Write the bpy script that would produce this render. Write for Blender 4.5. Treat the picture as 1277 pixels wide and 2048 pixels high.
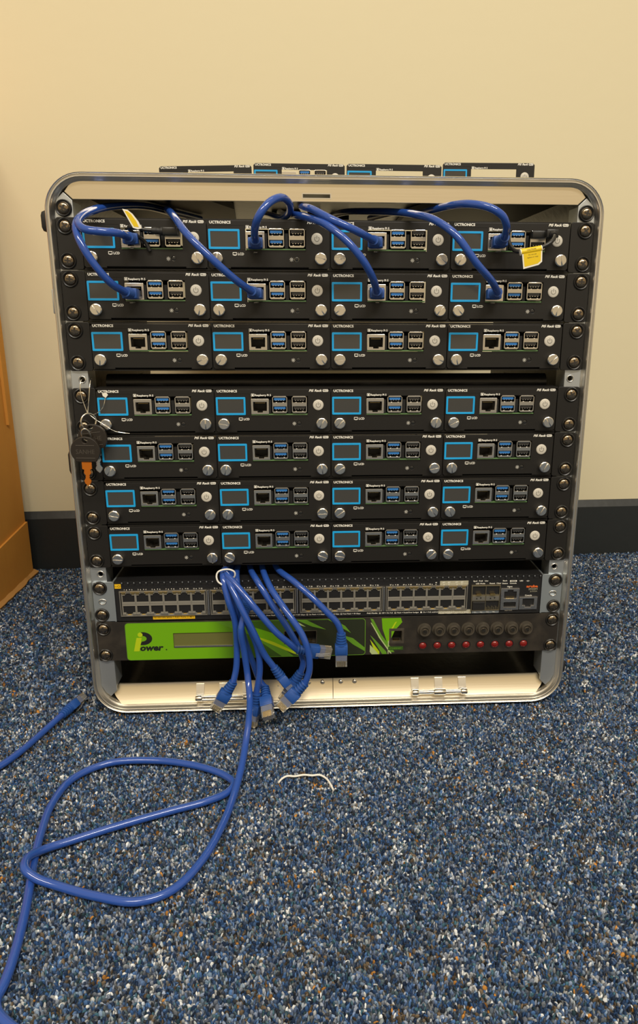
import bpy, bmesh, math, random
import numpy as np
from mathutils import Vector, Matrix, Euler

for o in list(bpy.data.objects):
    bpy.data.objects.remove(o)
SC = bpy.context.scene
COL = SC.collection
MM = 0.001
ZT = 489.0            # height (mm) of the top edge of the uppermost rack row above the carpet

# ------------------------------------------------------------------ camera
cam = bpy.data.cameras.new('camera')
cam.sensor_fit = 'VERTICAL'
cam.sensor_height = 36.0
cam.lens = 1431.02 / 2048 * 36.0
cam.shift_x = -58.67 / 2048
cam.shift_y = -12.67 / 2048
cam.clip_start = 0.01
camo = bpy.data.objects.new('camera', cam)
COL.objects.link(camo)
_yaw, _pit, _rol = [math.radians(a) for a in (3.32191, -15.34298, 0.18611)]
_f = Vector((math.sin(_yaw) * math.cos(_pit), math.cos(_yaw) * math.cos(_pit), math.sin(_pit)))
_r = Vector((math.cos(_yaw), -math.sin(_yaw), 0))
_u = _r.cross(_f)
_c, _s = math.cos(_rol), math.sin(_rol)
_R, _U = _c * _r + _s * _u, -_s * _r + _c * _u
camo.matrix_world = Matrix(((_R.x, _U.x, -_f.x, -0.02278), (_R.y, _U.y, -_f.y, -0.68220),
                            (_R.z, _U.z, -_f.z, -0.0772 + ZT * MM), (0, 0, 0, 1)))
SC.camera = camo

# ------------------------------------------------------------------ world, lamps, exposure
wd = bpy.data.worlds.new('room_light')
SC.world = wd
wd.use_nodes = True
wd.node_tree.nodes['Background'].inputs[0].default_value = (0.72, 0.56, 0.34, 1)
wd.node_tree.nodes['Background'].inputs[1].default_value = 0.66


def area_lamp(name, loc, size, power, col, target):
    l = bpy.data.lights.new(name, 'AREA')
    l.shape = 'RECTANGLE'
    l.size, l.size_y = size
    l.energy = power
    l.color = col
    o = bpy.data.objects.new(name, l)
    COL.objects.link(o)
    o.location = loc
    o.rotation_euler = (Vector(target) - Vector(loc)).to_track_quat('-Z', 'Y').to_euler()
    return o


area_lamp('ceiling_lamp_near_wall', (0.15, -0.25, 2.45), (1.2, 0.25), 4, (1.0, 0.86, 0.60), (0.15, -0.25, 0))
area_lamp('ceiling_lamp_room_right', (0.75, -1.9, 2.4), (1.2, 0.3), 48, (1.0, 0.95, 0.86), (0.75, -1.8, 0))
area_lamp('ceiling_lamp_room_left', (-0.75, -1.9, 2.4), (1.2, 0.3), 34, (1.0, 0.90, 0.74), (-0.75, -1.8, 0))
SC.view_settings.view_transform = 'Standard'
SC.view_settings.look = 'None'
SC.view_settings.gamma = 1
SC.view_settings.use_curve_mapping = False
SC.view_settings.exposure = 0.31

# ------------------------------------------------------------------ materials
M = {}


def mat(name, col, rough=0.5, metal=0.0, spec=0.5, bump=None, noise=None, alpha=None, trans=0.0, emit=None, coat=0.0, aniso=None):
    """bump=(scale, strength, distance); noise=(scale, other colour, low, high)"""
    m = bpy.data.materials.new(name)
    m.use_nodes = True
    nt = m.node_tree
    b = nt.nodes['Principled BSDF']
    b.inputs['Base Color'].default_value = (*col, 1)
    b.inputs['Roughness'].default_value = rough
    b.inputs['Metallic'].default_value = metal
    b.inputs['Specular IOR Level'].default_value = spec
    b.inputs['Transmission Weight'].default_value = trans
    b.inputs['Coat Weight'].default_value = coat
    if emit:
        b.inputs['Emission Color'].default_value = (*emit[0], 1)
        b.inputs['Emission Strength'].default_value = emit[1]
    tc = nt.nodes.new('ShaderNodeTexCoord')
    if noise:
        n = nt.nodes.new('ShaderNodeTexNoise')
        n.inputs['Scale'].default_value = noise[0]
        n.inputs['Detail'].default_value = 5
        nt.links.new(tc.outputs['Object'], n.inputs['Vector'])
        r = nt.nodes.new('ShaderNodeValToRGB')
        r.color_ramp.elements[0].position = noise[2]
        r.color_ramp.elements[1].position = noise[3]
        r.color_ramp.elements[0].color = (*col, 1)
        r.color_ramp.elements[1].color = (*noise[1], 1)
        nt.links.new(n.outputs['Fac'], r.inputs['Fac'])
        nt.links.new(r.outputs['Color'], b.inputs['Base Color'])
    if bump:
        n = nt.nodes.new('ShaderNodeTexNoise')
        n.inputs['Scale'].default_value = bump[0]
        n.inputs['Detail'].default_value = 4
        nt.links.new(tc.outputs['Object'], n.inputs['Vector'])
        if aniso:
            mp = nt.nodes.new('ShaderNodeMapping')
            mp.inputs['Scale'].default_value = aniso
            nt.links.new(tc.outputs['Object'], mp.inputs['Vector'])
            nt.links.new(mp.outputs['Vector'], n.inputs['Vector'])
        bp = nt.nodes.new('ShaderNodeBump')
        bp.inputs['Strength'].default_value = bump[1]
        bp.inputs['Distance'].default_value = bump[2]
        nt.links.new(n.outputs['Fac'], bp.inputs['Height'])
        nt.links.new(bp.outputs['Normal'], b.inputs['Normal'])
    M[name] = m
    return m


mat('wall_paint', (0.78, 0.71, 0.50), 0.6, spec=0.3, bump=(45, 0.10, 0.002))
mat('baseboard_paint', (0.020, 0.024, 0.026), 0.45, bump=(60, 0.2, 0.002))
mat('carpet_back', (0.03, 0.045, 0.07), 0.95, noise=(400, (0.10, 0.13, 0.17), 0.4, 0.65), bump=(350, 1.0, 0.003))
mat('cardboard', (0.66, 0.31, 0.060), 0.75, spec=0.2, noise=(7, (0.54, 0.23, 0.040), 0.4, 0.75), bump=(220, 0.3, 0.001), aniso=(1, 1, 0.05))
mat('cardboard_edge', (0.46, 0.24, 0.075), 0.85, spec=0.2)
mat('alu', (0.86, 0.84, 0.79), 0.30, 1.0, bump=(500, 0.06, 0.0005), aniso=(0.05, 1, 1))
mat('band_alu', (0.90, 0.81, 0.63), 0.30, 1.0, bump=(500, 0.08, 0.0005), aniso=(0.03, 1, 1))  # aluminium with the warm gold reflection tinted into its colour
mat('alu_v', (0.74, 0.75, 0.76), 0.36, 1.0, bump=(500, 0.06, 0.0005), aniso=(1, 1, 0.05))
mat('rail_alu', (0.62, 0.66, 0.69), 0.42, 0.9)
mat('chrome', (0.80, 0.77, 0.70), 0.24, 1.0)
mat('nickel', (0.83, 0.81, 0.77), 0.2, 1.0)
mat('recess_shade', (0.05, 0.045, 0.04), 0.5, 0.5)
mat('case_black', (0.013, 0.013, 0.014), 0.35, bump=(120, 0.3, 0.001))
mat('rubber_black', (0.012, 0.012, 0.013), 0.55)
mat('plate_black', (0.0115, 0.0105, 0.0095), 0.46, spec=0.42, bump=(1800, 0.12, 0.0002))
mat('ear_black', (0.011, 0.010, 0.009), 0.48, spec=0.42, bump=(1800, 0.12, 0.0002))
mat('cavity', (0.004, 0.004, 0.004), 0.7)
mat('print_white', (0.95, 0.93, 0.85), 0.5)
mat('print_grey', (0.20, 0.19, 0.16), 0.5)
mat('print_black', (0.012, 0.012, 0.012), 0.5)
mat('lcd_blue', (0.010, 0.38, 0.82), 0.4)
mat('lcd_glass', (0.055, 0.054, 0.050), 0.15, spec=0.6)
mat('film_glass', (0.018, 0.018, 0.018), 0.25, spec=0.6)
mat('port_metal', (0.78, 0.75, 0.70), 0.25, 1.0)
mat('usb_metal', (0.74, 0.71, 0.66), 0.22, 1.0)
mat('usb_blue', (0.03, 0.19, 0.55), 0.4)
mat('usb_black', (0.03, 0.029, 0.028), 0.4)
mat('gold', (0.85, 0.62, 0.25), 0.28, 1.0)
mat('pcb_green', (0.14, 0.27, 0.11), 0.4)
mat('button_white', (0.62, 0.59, 0.52), 0.4)
mat('amber', (0.55, 0.36, 0.08), 0.35)
mat('green_led', (0.22, 0.42, 0.20), 0.35)
mat('screw_dark', (0.30, 0.24, 0.17), 0.2, 1.0)
mat('washer_black', (0.012, 0.012, 0.012), 0.33)
mat('cable_blue', (0.022, 0.078, 0.37), 0.14, spec=0.7, bump=(40, 0.08, 0.001))
mat('boot_blue', (0.018, 0.08, 0.33), 0.42)
mat('clear_plastic', (0.93, 0.93, 0.90), 0.12, trans=0.85)
mat('cable_black', (0.015, 0.015, 0.015), 0.35)
mat('tag_yellow', (0.80, 0.56, 0.01), 0.45)
mat('tag_white', (0.85, 0.82, 0.72), 0.45)
mat('jack_grey', (0.22, 0.21, 0.185), 0.5)
mat('jack_metal', (0.52, 0.49, 0.42), 0.35, 0.9)
mat('switch_black', (0.014, 0.014, 0.015), 0.4)
mat('bracket', (0.50, 0.56, 0.60), 0.42, 0.8)
mat('cage_gold', (0.62, 0.52, 0.33), 0.3, 1.0)
mat('print_orange', (0.85, 0.16, 0.03), 0.5)
mat('label_yellow', (0.82, 0.50, 0.01), 0.5)
mat('label_grey', (0.42, 0.40, 0.30), 0.5)
mat('power_black', (0.020, 0.017, 0.014), 0.5, noise=(45, (0.055, 0.045, 0.034), 0.45, 0.75))
mat('dusty_black', (0.045, 0.038, 0.028), 0.6, noise=(120, (0.09, 0.075, 0.055), 0.4, 0.8))
mat('green_bright', (0.16, 0.42, 0.004), 0.38)
mat('green_lime', (0.46, 0.60, 0.01), 0.38)
mat('green_mid', (0.12, 0.30, 0.02), 0.38)
mat('green_dark', (0.035, 0.09, 0.012), 0.38)
mat('green_pale', (0.45, 0.55, 0.25), 0.4)
mat('lcd_olive', (0.15, 0.155, 0.045), 0.25)
mat('lens_red', (0.20, 0.008, 0.007), 0.18, spec=0.6)
mat('key_orange', (0.78, 0.22, 0.02), 0.28, 0.6)
mat('key_silver', (0.80, 0.78, 0.72), 0.25, 1.0)
mat('steel_wire', (0.80, 0.76, 0.66), 0.25, 1.0)
mat('key_plastic', (0.022, 0.017, 0.013), 0.35)
mat('key_emboss', (0.07, 0.06, 0.05), 0.3)
mat('string_white', (0.80, 0.79, 0.74), 0.7)
mat('board_inside', (0.10, 0.10, 0.09), 0.6)

# the decal gets its printed fade from bright green to near black along its length
_m = mat('green_fade', (0.17, 0.40, 0.012), 0.38)
_nt = _m.node_tree
_tc = _nt.nodes.new('ShaderNodeTexCoord')
_sx = _nt.nodes.new('ShaderNodeSeparateXYZ')
_nt.links.new(_tc.outputs['Object'], _sx.inputs[0])
_mr = _nt.nodes.new('ShaderNodeMapRange')
_mr.inputs['From Min'].default_value = -0.13
_mr.inputs['From Max'].default_value = -0.02
_nt.links.new(_sx.outputs['X'], _mr.inputs['Value'])
_cr = _nt.nodes.new('ShaderNodeValToRGB')
_cr.color_ramp.elements[0].color = (0.16, 0.42, 0.004, 1)
_cr.color_ramp.elements[1].color = (0.022, 0.028, 0.014, 1)
_e = _cr.color_ramp.elements.new(0.4)
_e.color = (0.06, 0.15, 0.01, 1)
_nt.links.new(_mr.outputs[0], _cr.inputs[0])
_nt.links.new(_cr.outputs[0], _nt.nodes['Principled BSDF'].inputs['Base Color'])


# carpet yarn takes its colour loop by loop
_m = mat('carpet_yarn', (0.1, 0.15, 0.2), 0.85, spec=0.25, bump=(1500, 0.6, 0.0006))
_a = _m.node_tree.nodes.new('ShaderNodeAttribute')
_a.attribute_name = 'yarn'
_m.node_tree.links.new(_a.outputs['Color'], _m.node_tree.nodes['Principled BSDF'].inputs['Base Color'])


# ------------------------------------------------------------------ mesh helpers (all in mm)
class MB:
    def __init__(self):
        self.v, self.f, self.m = [], [], []

    def add(self, vs, fs, mi=0, T=None):
        n = len(self.v)
        if T is not None:
            vs = [T @ Vector(p) for p in vs]
        self.v += [tuple(p) for p in vs]
        self.f += [tuple(i + n for i in f) for f in fs]
        self.m += [mi] * len(fs)
        return self

    def box(self, x0, x1, y0, y1, z0, z1, mi=0, T=None):
        vs = [(x, y, z) for x in (x0, x1) for y in (y0, y1) for z in (z0, z1)]
        fs = [(0, 1, 3, 2), (4, 6, 7, 5), (0, 4, 5, 1), (2, 3, 7, 6), (0, 2, 6, 4), (1, 5, 7, 3)]
        return self.add(vs, fs, mi, T)

    def bbox(self, x0, x1, y0, y1, z0, z1, b, mi=0, T=None):
        """box with bevelled edges"""
        bm = bmesh.new()
        bmesh.ops.create_cube(bm, size=1)
        for v in bm.verts:
            v.co = Vector(((x0 + x1) / 2 + v.co.x * (x1 - x0), (y0 + y1) / 2 + v.co.y * (y1 - y0), (z0 + z1) / 2 + v.co.z * (z1 - z0)))
        bmesh.ops.bevel(bm, geom=bm.edges[:], offset=b, segments=2, affect='EDGES', profile=0.5)
        return self.frombm(bm, mi, T)

    def frombm(self, bm, mi=0, T=None):
        bm.verts.index_update()
        self.add([v.co.copy() for v in bm.verts], [[v.index for v in f.verts] for f in bm.faces], mi, T)
        bm.free()
        return self

    def lathe(self, prof, n=20, mi=0, T=None):
        """profile of (radius, y) turned about the y axis; -y is towards the viewer. Ends with r=0 are closed."""
        vs, fs, rings = [], [], []
        for r, y in prof:
            if r < 1e-6:
                rings.append([len(vs)])
                vs.append((0, y, 0))
            else:
                rings.append(list(range(len(vs), len(vs) + n)))
                vs += [(r * math.cos(2 * math.pi * k / n), y, r * math.sin(2 * math.pi * k / n)) for k in range(n)]
        for a, b in zip(rings, rings[1:]):
            for k in range(n):
                k2 = (k + 1) % n
                if len(a) == 1 and len(b) == 1:
                    continue
                if len(a) == 1:
                    fs.append((a[0], b[k], b[k2]))
                elif len(b) == 1:
                    fs.append((a[k], b[0], a[k2]))
                else:
                    fs.append((a[k], b[k], b[k2], a[k2]))
        return self.add(vs, fs, mi, T)

    def tube(self, pts, r, n=12, mi=0, closed=False, T=None):
        P = [Vector(p) for p in pts]
        vs, fs = [], []
        N = len(P)
        up = None
        rr = r if isinstance(r, (list, tuple)) else [r] * N
        for i in range(N):
            if closed:
                t = P[(i + 1) % N] - P[i - 1]
            else:
                t = P[min(i + 1, N - 1)] - P[max(i - 1, 0)]
            t.normalize()
            if up is None:
                up = t.orthogonal().normalized()
            up = (up - t * up.dot(t)).normalized()
            w = t.cross(up)
            for k in range(n):
                a = 2 * math.pi * k / n
                vs.append(P[i] + rr[i] * (math.cos(a) * up + math.sin(a) * w))
        for i in range(N if closed else N - 1):
            j = (i + 1) % N
            for k in range(n):
                k2 = (k + 1) % n
                fs.append((i * n + k, i * n + k2, j * n + k2, j * n + k))
        if not closed:
            fs.append(tuple(reversed(range(n))))
            fs.append(tuple((N - 1) * n + k for k in range(n)))
        return self.add(vs, fs, mi, T)

    def mesh(self, name, mats, smooth=None):
        me = bpy.data.meshes.new(name)
        me.from_pydata([(x * MM, y * MM, z * MM) for x, y, z in self.v], [], self.f)
        for m in ([mats] if isinstance(mats, str) else mats):
            me.materials.append(M[m])
        me.polygons.foreach_set('material_index', self.m)
        me.update()
        if smooth is not None:
            me.polygons.foreach_set('use_smooth', [True] * len(me.polygons))
            me.set_sharp_from_angle(angle=math.radians(smooth))
        return me


def obj(name, me, parent=None, loc=(0, 0, 0), rot=None, rack=False):
    """link a mesh as an object; loc in mm"""
    o = bpy.data.objects.new(name, me)
    COL.objects.link(o)
    o.location = Vector(loc) * MM
    if rot is not None:
        o.rotation_euler = rot
    if parent is not None:
        o.parent = parent
    return o


def tag(o, label, cat, group=None, kind=None):
    if label:
        o['label'] = label
    if cat:
        o['category'] = cat
    if group:
        o['group'] = group
    if kind:
        o['kind'] = kind
    return o


def thing(name, label, cat, loc=(0, 0, 0), group=None):
    o = bpy.data.objects.new(name, None)
    o.empty_display_size = 0.01
    COL.objects.link(o)
    o.location = Vector(loc) * MM
    return tag(o, label, cat, group)


def _curve_to(mb, cu, mi, y, T):
    o = bpy.data.objects.new('tmp', cu)
    COL.objects.link(o)
    bpy.context.view_layer.update()
    dg = bpy.context.evaluated_depsgraph_get()
    me = o.evaluated_get(dg).to_mesh()
    vs = [(v.co.x, y - v.co.z, v.co.y) for v in me.vertices]
    fs = [tuple(p.vertices) for p in me.polygons]
    o.evaluated_get(dg).to_mesh_clear()
    bpy.data.objects.remove(o)
    bpy.data.curves.remove(cu)
    mb.add(vs, fs, mi, T)
    return mb


def shape(mb, loops, y0, y1, mi=0, bevel=0.0, T=None):
    """flat outline(s) in the x-z plane, inner loops are holes, solid between y0 (front) and y1"""
    cu = bpy.data.curves.new('tmp', 'CURVE')
    cu.dimensions = '2D'
    cu.fill_mode = 'BOTH'
    d = y1 - y0
    cu.extrude = max(d / 2 - bevel, 0)
    cu.bevel_depth = bevel
    cu.bevel_resolution = 1
    cu.offset = -bevel
    for lp in loops:
        s = cu.splines.new('POLY')
        s.points.add(len(lp) - 1)
        for p, (x, z) in zip(s.points, lp):
            p.co = (x, z, 0, 1)
        s.use_cyclic_u = True
    return _curve_to(mb, cu, mi, (y0 + y1) / 2, T)


def text(mb, body, x, z, h, y, mi=0, width=None, bold=0.0, shear=0.0, align='LEFT', space=1.0, T=None):
    """lettering in the x-z plane; h = capital height in mm, width = forced total width"""
    cu = bpy.data.curves.new('tmp', 'FONT')
    cu.body = body
    cu.size = h / 0.70
    cu.offset = bold
    cu.shear = shear
    cu.resolution_u = 2
    cu.space_character = space
    t = MB()
    _curve_to(t, cu, 0, 0, None)
    if not t.v:
        return mb
    xs = [v[0] for v in t.v]
    x0, x1 = min(xs), max(xs)
    s = width / (x1 - x0) if width else 1.0
    w = (x1 - x0) * s
    off = {'LEFT': 0, 'CENTER': -w / 2, 'RIGHT': -w}[align]
    vs = [((a - x0) * s + x + off, y, c + z) for a, b, c in t.v]
    mb.add(vs, t.f, mi, T)
    return mb


def rrect(x0, x1, z0, z1, r, n=5):
    pts = []
    for cx, cz, a0 in ((x1 - r, z1 - r, 0), (x0 + r, z1 - r, 90), (x0 + r, z0 + r, 180), (x1 - r, z0 + r, 270)):
        for k in range(n + 1):
            a = math.radians(a0 + 90 * k / n)
            pts.append((cx + r * math.cos(a), cz + r * math.sin(a)))
    return pts


def rect(x0, x1, z0, z1):
    return [(x0, z0), (x1, z0), (x1, z1), (x0, z1)]


def circ(cx, cz, r, n=24, a0=0):
    return [(cx + r * math.cos(2 * math.pi * k / n + a0), cz + r * math.sin(2 * math.pi * k / n + a0)) for k in range(n)]


def spline(P, step=4.0):
    """Catmull-Rom through points, resampled"""
    P = [Vector(p) for p in P]
    Q = [2 * P[0] - P[1]] + P + [2 * P[-1] - P[-2]]
    out = []
    for i in range(1, len(Q) - 2):
        a, b, c, d = Q[i - 1:i + 3]
        ta, tb, tc_ = [max((v - u).length, 1e-3) ** 0.5 for u, v in ((a, b), (b, c), (c, d))]
        m1 = (b - a) / ta - (c - a) / (ta + tb) + (c - b) / tb
        m2 = (c - b) / tb - (d - b) / (tb + tc_) + (d - c) / tc_
        m1, m2 = m1 * tb, m2 * tb
        n = max(2, int((c - b).length / step))
        for k in range(n):
            t = k / n
            out.append((2 * t ** 3 - 3 * t * t + 1) * b + (t ** 3 - 2 * t * t + t) * m1 + (-2 * t ** 3 + 3 * t * t) * c + (t ** 3 - t * t) * m2)
    out.append(P[-1])
    return out


def ry(a):
    return Matrix.Rotation(a, 4, 'Y')


def tr(x, y, z):
    return Matrix.Translation((x, y, z))


rng = random.Random(7)


def wloc(o):
    v = Vector((0, 0, 0))
    while o is not None:
        v += o.location
        o = o.parent
    return v


def robj(name, me, parent=None):
    """object whose mesh is written in rack coordinates (mm, z = 0 at the top of the first row)"""
    o = obj(name, me)
    o.location = Vector((0, 0, ZT * MM))
    if parent is not None:
        o.location -= wloc(parent)
        o.parent = parent
    return o


# ================================================================== the setting
fl = obj('floor', MB().box(-2600, 2600, -3200, 560, -60, -3).mesh('floor', 'carpet_back'))
tag(fl, 'blue speckled carpet floor of the room', 'floor', kind='structure')
WA = math.atan(0.035)
wl = obj('wall_back', MB().box(-2600, 2600, 0, 80, -60, 2600).mesh('wall_back', 'wall_paint'), loc=(0, 467 + 8, 0), rot=(0, 0, WA))
tag(wl, 'cream painted wall behind the rack case', 'wall', kind='structure')
b = MB()
prof = [(0, -60), (-8, -60), (-8, 84), (-1.5, 95), (0, 95)]
vs = [(x, y, z) for x in (-2600, 2600) for y, z in prof]
n = len(prof)
b.add(vs, [tuple(range(n)), tuple(reversed(range(n, 2 * n)))] + [(k, k + n, (k + 1) % n + n, (k + 1) % n) for k in range(n)])
bb = obj('baseboard_back', b.mesh('baseboard_back', 'baseboard_paint'), loc=(0, 467 + 8, 0), rot=(0, 0, WA))
tag(bb, 'black painted baseboard along the cream wall', 'baseboard', kind='structure')


# carpet loops: one low dome per loop, coloured loop by loop
def carpet():
    R = np.random.default_rng(11)

    def field(x, y, size, seed):
        g = np.random.default_rng(seed).random((256, 256))
        u, v = (x / size) % 255, (y / size) % 255
        i, j = u.astype(int), v.astype(int)
        fu, fv = u - i, v - j
        fu, fv = fu * fu * (3 - 2 * fu), fv * fv * (3 - 2 * fv)
        return (g[i, j] * (1 - fu) * (1 - fv) + g[i + 1, j] * fu * (1 - fv) + g[i, j + 1] * (1 - fu) * fv + g[i + 1, j + 1] * fu * fv)

    allv, allf4, allf3, allc = [], [], [], []
    base = 0
    for (x0, x1, y0, y1, sp, fine) in ((-350, 350, -400, 10, 1.9, True), (-620, -350, -400, 470, 2.6, False), (350, 680, -400, 490, 2.6, False), (-350, 350, 10, 480, 2.6, False), (680, 950, -400, 500, 3.6, False), (-900, -620, -400, 60, 3.6, False), (-500, 500, -620, -400, 3.6, False)):
        nx, ny = int((x1 - x0) / sp), int((y1 - y0) / sp)
        gx, gy = np.meshgrid(np.arange(nx), np.arange(ny), indexing='ij')
        X = (x0 + (gx + 0.5 + 0.5 * (gy % 2)) * sp + R.uniform(-0.32, 0.32, gx.shape) * sp).ravel()
        Y = (y0 + (gy + 0.5) * sp + R.uniform(-0.32, 0.32, gx.shape) * sp).ravel()
        keep = ~((abs(X) < 226) & (Y > 12) & (Y < 330)) & (Y < 467 + 0.035 * X - 1) & ~((X < -468) & (Y < 425) & (Y > 60))
        X, Y = X[keep], Y[keep]
        n = len(X)
        k = 5 if fine else 4
        ang = R.uniform(0, math.pi, n)
        rl = sp * R.uniform(0.6, 1.0, n)
        rs = sp * R.uniform(0.30, 0.42, n)
        h = R.uniform(1.6, 3.7, n)
        tx, ty = R.normal(0, 0.5, n), R.normal(0, 0.5, n)
        rings = ((1.0, -3.1, 0.0), (0.95, None, 0.72)) if not fine else ((1.0, -3.1, 0.0), (0.92, None, 0.62))
        pts = []
        for (s, zz, fr) in rings:
            for q in range(k):
                a = 2 * math.pi * q / k
                if fine is False and fr > 0:
                    s = 0.7
                    fr2 = 0.95
                else:
                    fr2 = fr
                lx, ly = rl * math.cos(a) * s, rs * math.sin(a) * s
                px = X + lx * np.cos(ang) - ly * np.sin(ang) + tx * fr2
                py = Y + lx * np.sin(ang) + ly * np.cos(ang) + ty * fr2
                pz = np.full(n, -3.1) if fr == 0 else -3.1 + h * fr2
                pts.append(np.stack([px, py, pz], 1))
        if fine:
            pts.append(np.stack([X + tx, Y + ty, -3.1 + h], 1))
        P = np.stack(pts, 1)
        nv = P.shape[1]
        off = base + np.arange(n)[:, None] * nv
        for q in range(k):
            q2 = (q + 1) % k
            allf4.append(np.concatenate([off + q, off + q2, off + k + q2, off + k + q], 1))
            if fine:
                allf3.append(np.concatenate([off + k + q, off + k + q2, off + 2 * k], 1))
        if not fine:
            allf4.append(np.concatenate([off + k + q for q in range(4)], 1))
        # colours: blue-grey mixture with pale, teal, brown and orange loops, in loose clusters
        f1 = field(X + 700, Y + 500, 9.0, 1)
        f2 = field(X + 700, Y + 500, 11.0, 2)
        f3 = field(X + 700, Y + 500, 38.0, 3)
        u = R.random(n)
        w = R.random(n)
        pal = np.array([(0.028, 0.080, 0.215), (0.014, 0.034, 0.090), (0.065, 0.150, 0.350), (0.045, 0.120, 0.175), (0.020, 0.026, 0.038), (0.19, 0.28, 0.42)])
        C = pal[np.searchsorted(np.cumsum([0.34, 0.22, 0.16, 0.11, 0.09]), u)]
        pale = np.array((0.70, 0.73, 0.76))
        mixw = np.clip(R.random(n) ** 4 * (0.5 + f1), 0, 1) * 0.55
        mixw[w < 0.035 + 0.20 * np.clip(f1 - 0.52, 0, 1) * 2 * (0.4 + f3)] = 1.0
        C = C * (1 - mixw[:, None]) + pale * mixw[:, None]
        s = (w > 0.955 - 0.24 * np.clip(f2 - 0.60, 0, 1) * 2.4)
        C[s] = (0.14, 0.105, 0.070)
        s = (w > 0.9955 - 0.09 * np.clip(f2 - 0.72, 0, 1) * 3)
        C[s] = (0.50, 0.23, 0.05)
        C *= R.uniform(0.25, 1.15, n)[:, None]
        allc.append(np.repeat(C, nv, 0))
        allv.append(P.reshape(-1, 3))
        base += n * nv
    V = np.concatenate(allv) * MM
    C = np.concatenate(allc)
    F4 = np.concatenate(allf4)
    F3 = np.concatenate(allf3)
    me = bpy.data.meshes.new('carpet_pile')
    me.vertices.add(len(V))
    me.vertices.foreach_set('co', V.astype(np.float32).ravel())
    loops = np.concatenate([F4.ravel(), F3.ravel()]).astype(np.int32)
    me.loops.add(len(loops))
    me.loops.foreach_set('vertex_index', loops)
    nf = len(F4) + len(F3)
    me.polygons.add(nf)
    st = np.concatenate([np.arange(len(F4)) * 4, len(F4) * 4 + np.arange(len(F3)) * 3]).astype(np.int32)
    me.polygons.foreach_set('loop_start', st)
    me.polygons.foreach_set('use_smooth', np.ones(nf, dtype=bool))
    at = me.color_attributes.new('yarn', 'FLOAT_COLOR', 'POINT')
    at.data.foreach_set('color', np.concatenate([C, np.ones((len(C), 1))], 1).astype(np.float32).ravel())
    me.update(calc_edges=True)
    me.validate()
    me.materials.append(M['carpet_yarn'])
    o = obj('carpet_pile', me)
    tag(o, 'dense loop pile of the blue, white and orange flecked carpet', 'carpet', kind='stuff')


carpet()

# ================================================================== cardboard box at the left
bx = thing('cardboard_box', 'tall brown cardboard box standing against the wall left of the case', 'box', (-640, 240, 0))
b = MB()
X0, X1, Y0, Y1, Z1 = -180, 172, -170, 184, 640
b.box(X0, X1, Y0, Y1, 1, Z1)
obj('box_body', b.mesh('box_body', 'cardboard'), bx)
b = MB()   # overlapping lower flap glued on the right-hand side, its upper edge cut at a slant
vs = [(X1, Y0, 2), (X1, Y1, 2), (X1, Y1, 88), (X1, Y0, 60)]
b.add(vs + [(x + 3.2, y, z) for x, y, z in vs], [(0, 1, 2, 3), (7, 6, 5, 4), (0, 4, 5, 1), (1, 5, 6, 2), (2, 6, 7, 3), (3, 7, 4, 0)])
obj('side_flap', b.mesh('side_flap', 'cardboard'), bx)
b = MB()   # frayed bottom lip
rr = random.Random(3)
N = 28
up_, lo_ = [], []
for k in range(N):
    y = Y0 + (Y1 + 6 - Y0) * k / (N - 1)
    w = 8 + rr.uniform(-1.5, 2.0)
    up_.append((X1 + 2, y, 7 + rr.uniform(-0.5, 1)))
    lo_.append((X1 + w, y, 2.0 + rr.uniform(-0.5, 1.2)))
vs = up_ + lo_ + [(x - 1, y, z - 3) for x, y, z in lo_] + [(x, y, z - 5) for x, y, z in up_]
fs = []
for k in range(N - 1):
    for a in range(4):
        c = (a + 1) % 4
        fs.append((a * N + k, c * N + k, c * N + k + 1, a * N + k + 1))
fs += [(0, 3 * N, 2 * N, N), (N - 1, 2 * N - 1, 3 * N - 1, 4 * N - 1)]
b.add(vs, fs)
obj('bottom_flap', b.mesh('bottom_flap', 'cardboard_edge'), bx)
b = MB()   # double board edge standing a little open half way up
b.box(X1, X1 + 4, Y1 - 26, Y1 - 21, 245, 430)
obj('board_edge', b.mesh('board_edge', 'cardboard'), bx)

# ================================================================== the flight case
CW, CT, CB, CR = 247.8, 36.3, -486.0, 33.0
case = thing('flight_case', 'black rack flight case with rounded aluminium rim, open at the front', 'rack case', (0, 170, 0))


def ring_path(d, n=10):
    return rrect(-CW + d, CW - d, CB + d, CT - d, CR - d, n)


b = MB()
prof = [(0.6, 16), (0, 14), (0, -2.4), (0.25, -3.8), (0.8, -4.6), (1.4, -4.2), (1.75, -3.2), (2.0, -1.9), (2.5, -1.9), (2.75, -3.0), (3.1, -3.7), (3.9, -3.7), (4.5, -2.9), (4.9, -1.2), (6.2, 1.2), (7.0, 2.0), (7.0, 14)]
n = None
for d, y in prof:
    pts = ring_path(d)
    n = len(pts)
    b.v += [(x, y, z) for x, z in pts]
for i in range(len(prof) - 1):
    for k in range(n):
        b.f.append((i * n + k, i * n + (k + 1) % n, (i + 1) * n + (k + 1) % n, (i + 1) * n + k))
        b.m.append(0)
rim = robj('rim', b.mesh('rim', 'alu', 50), case)

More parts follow.
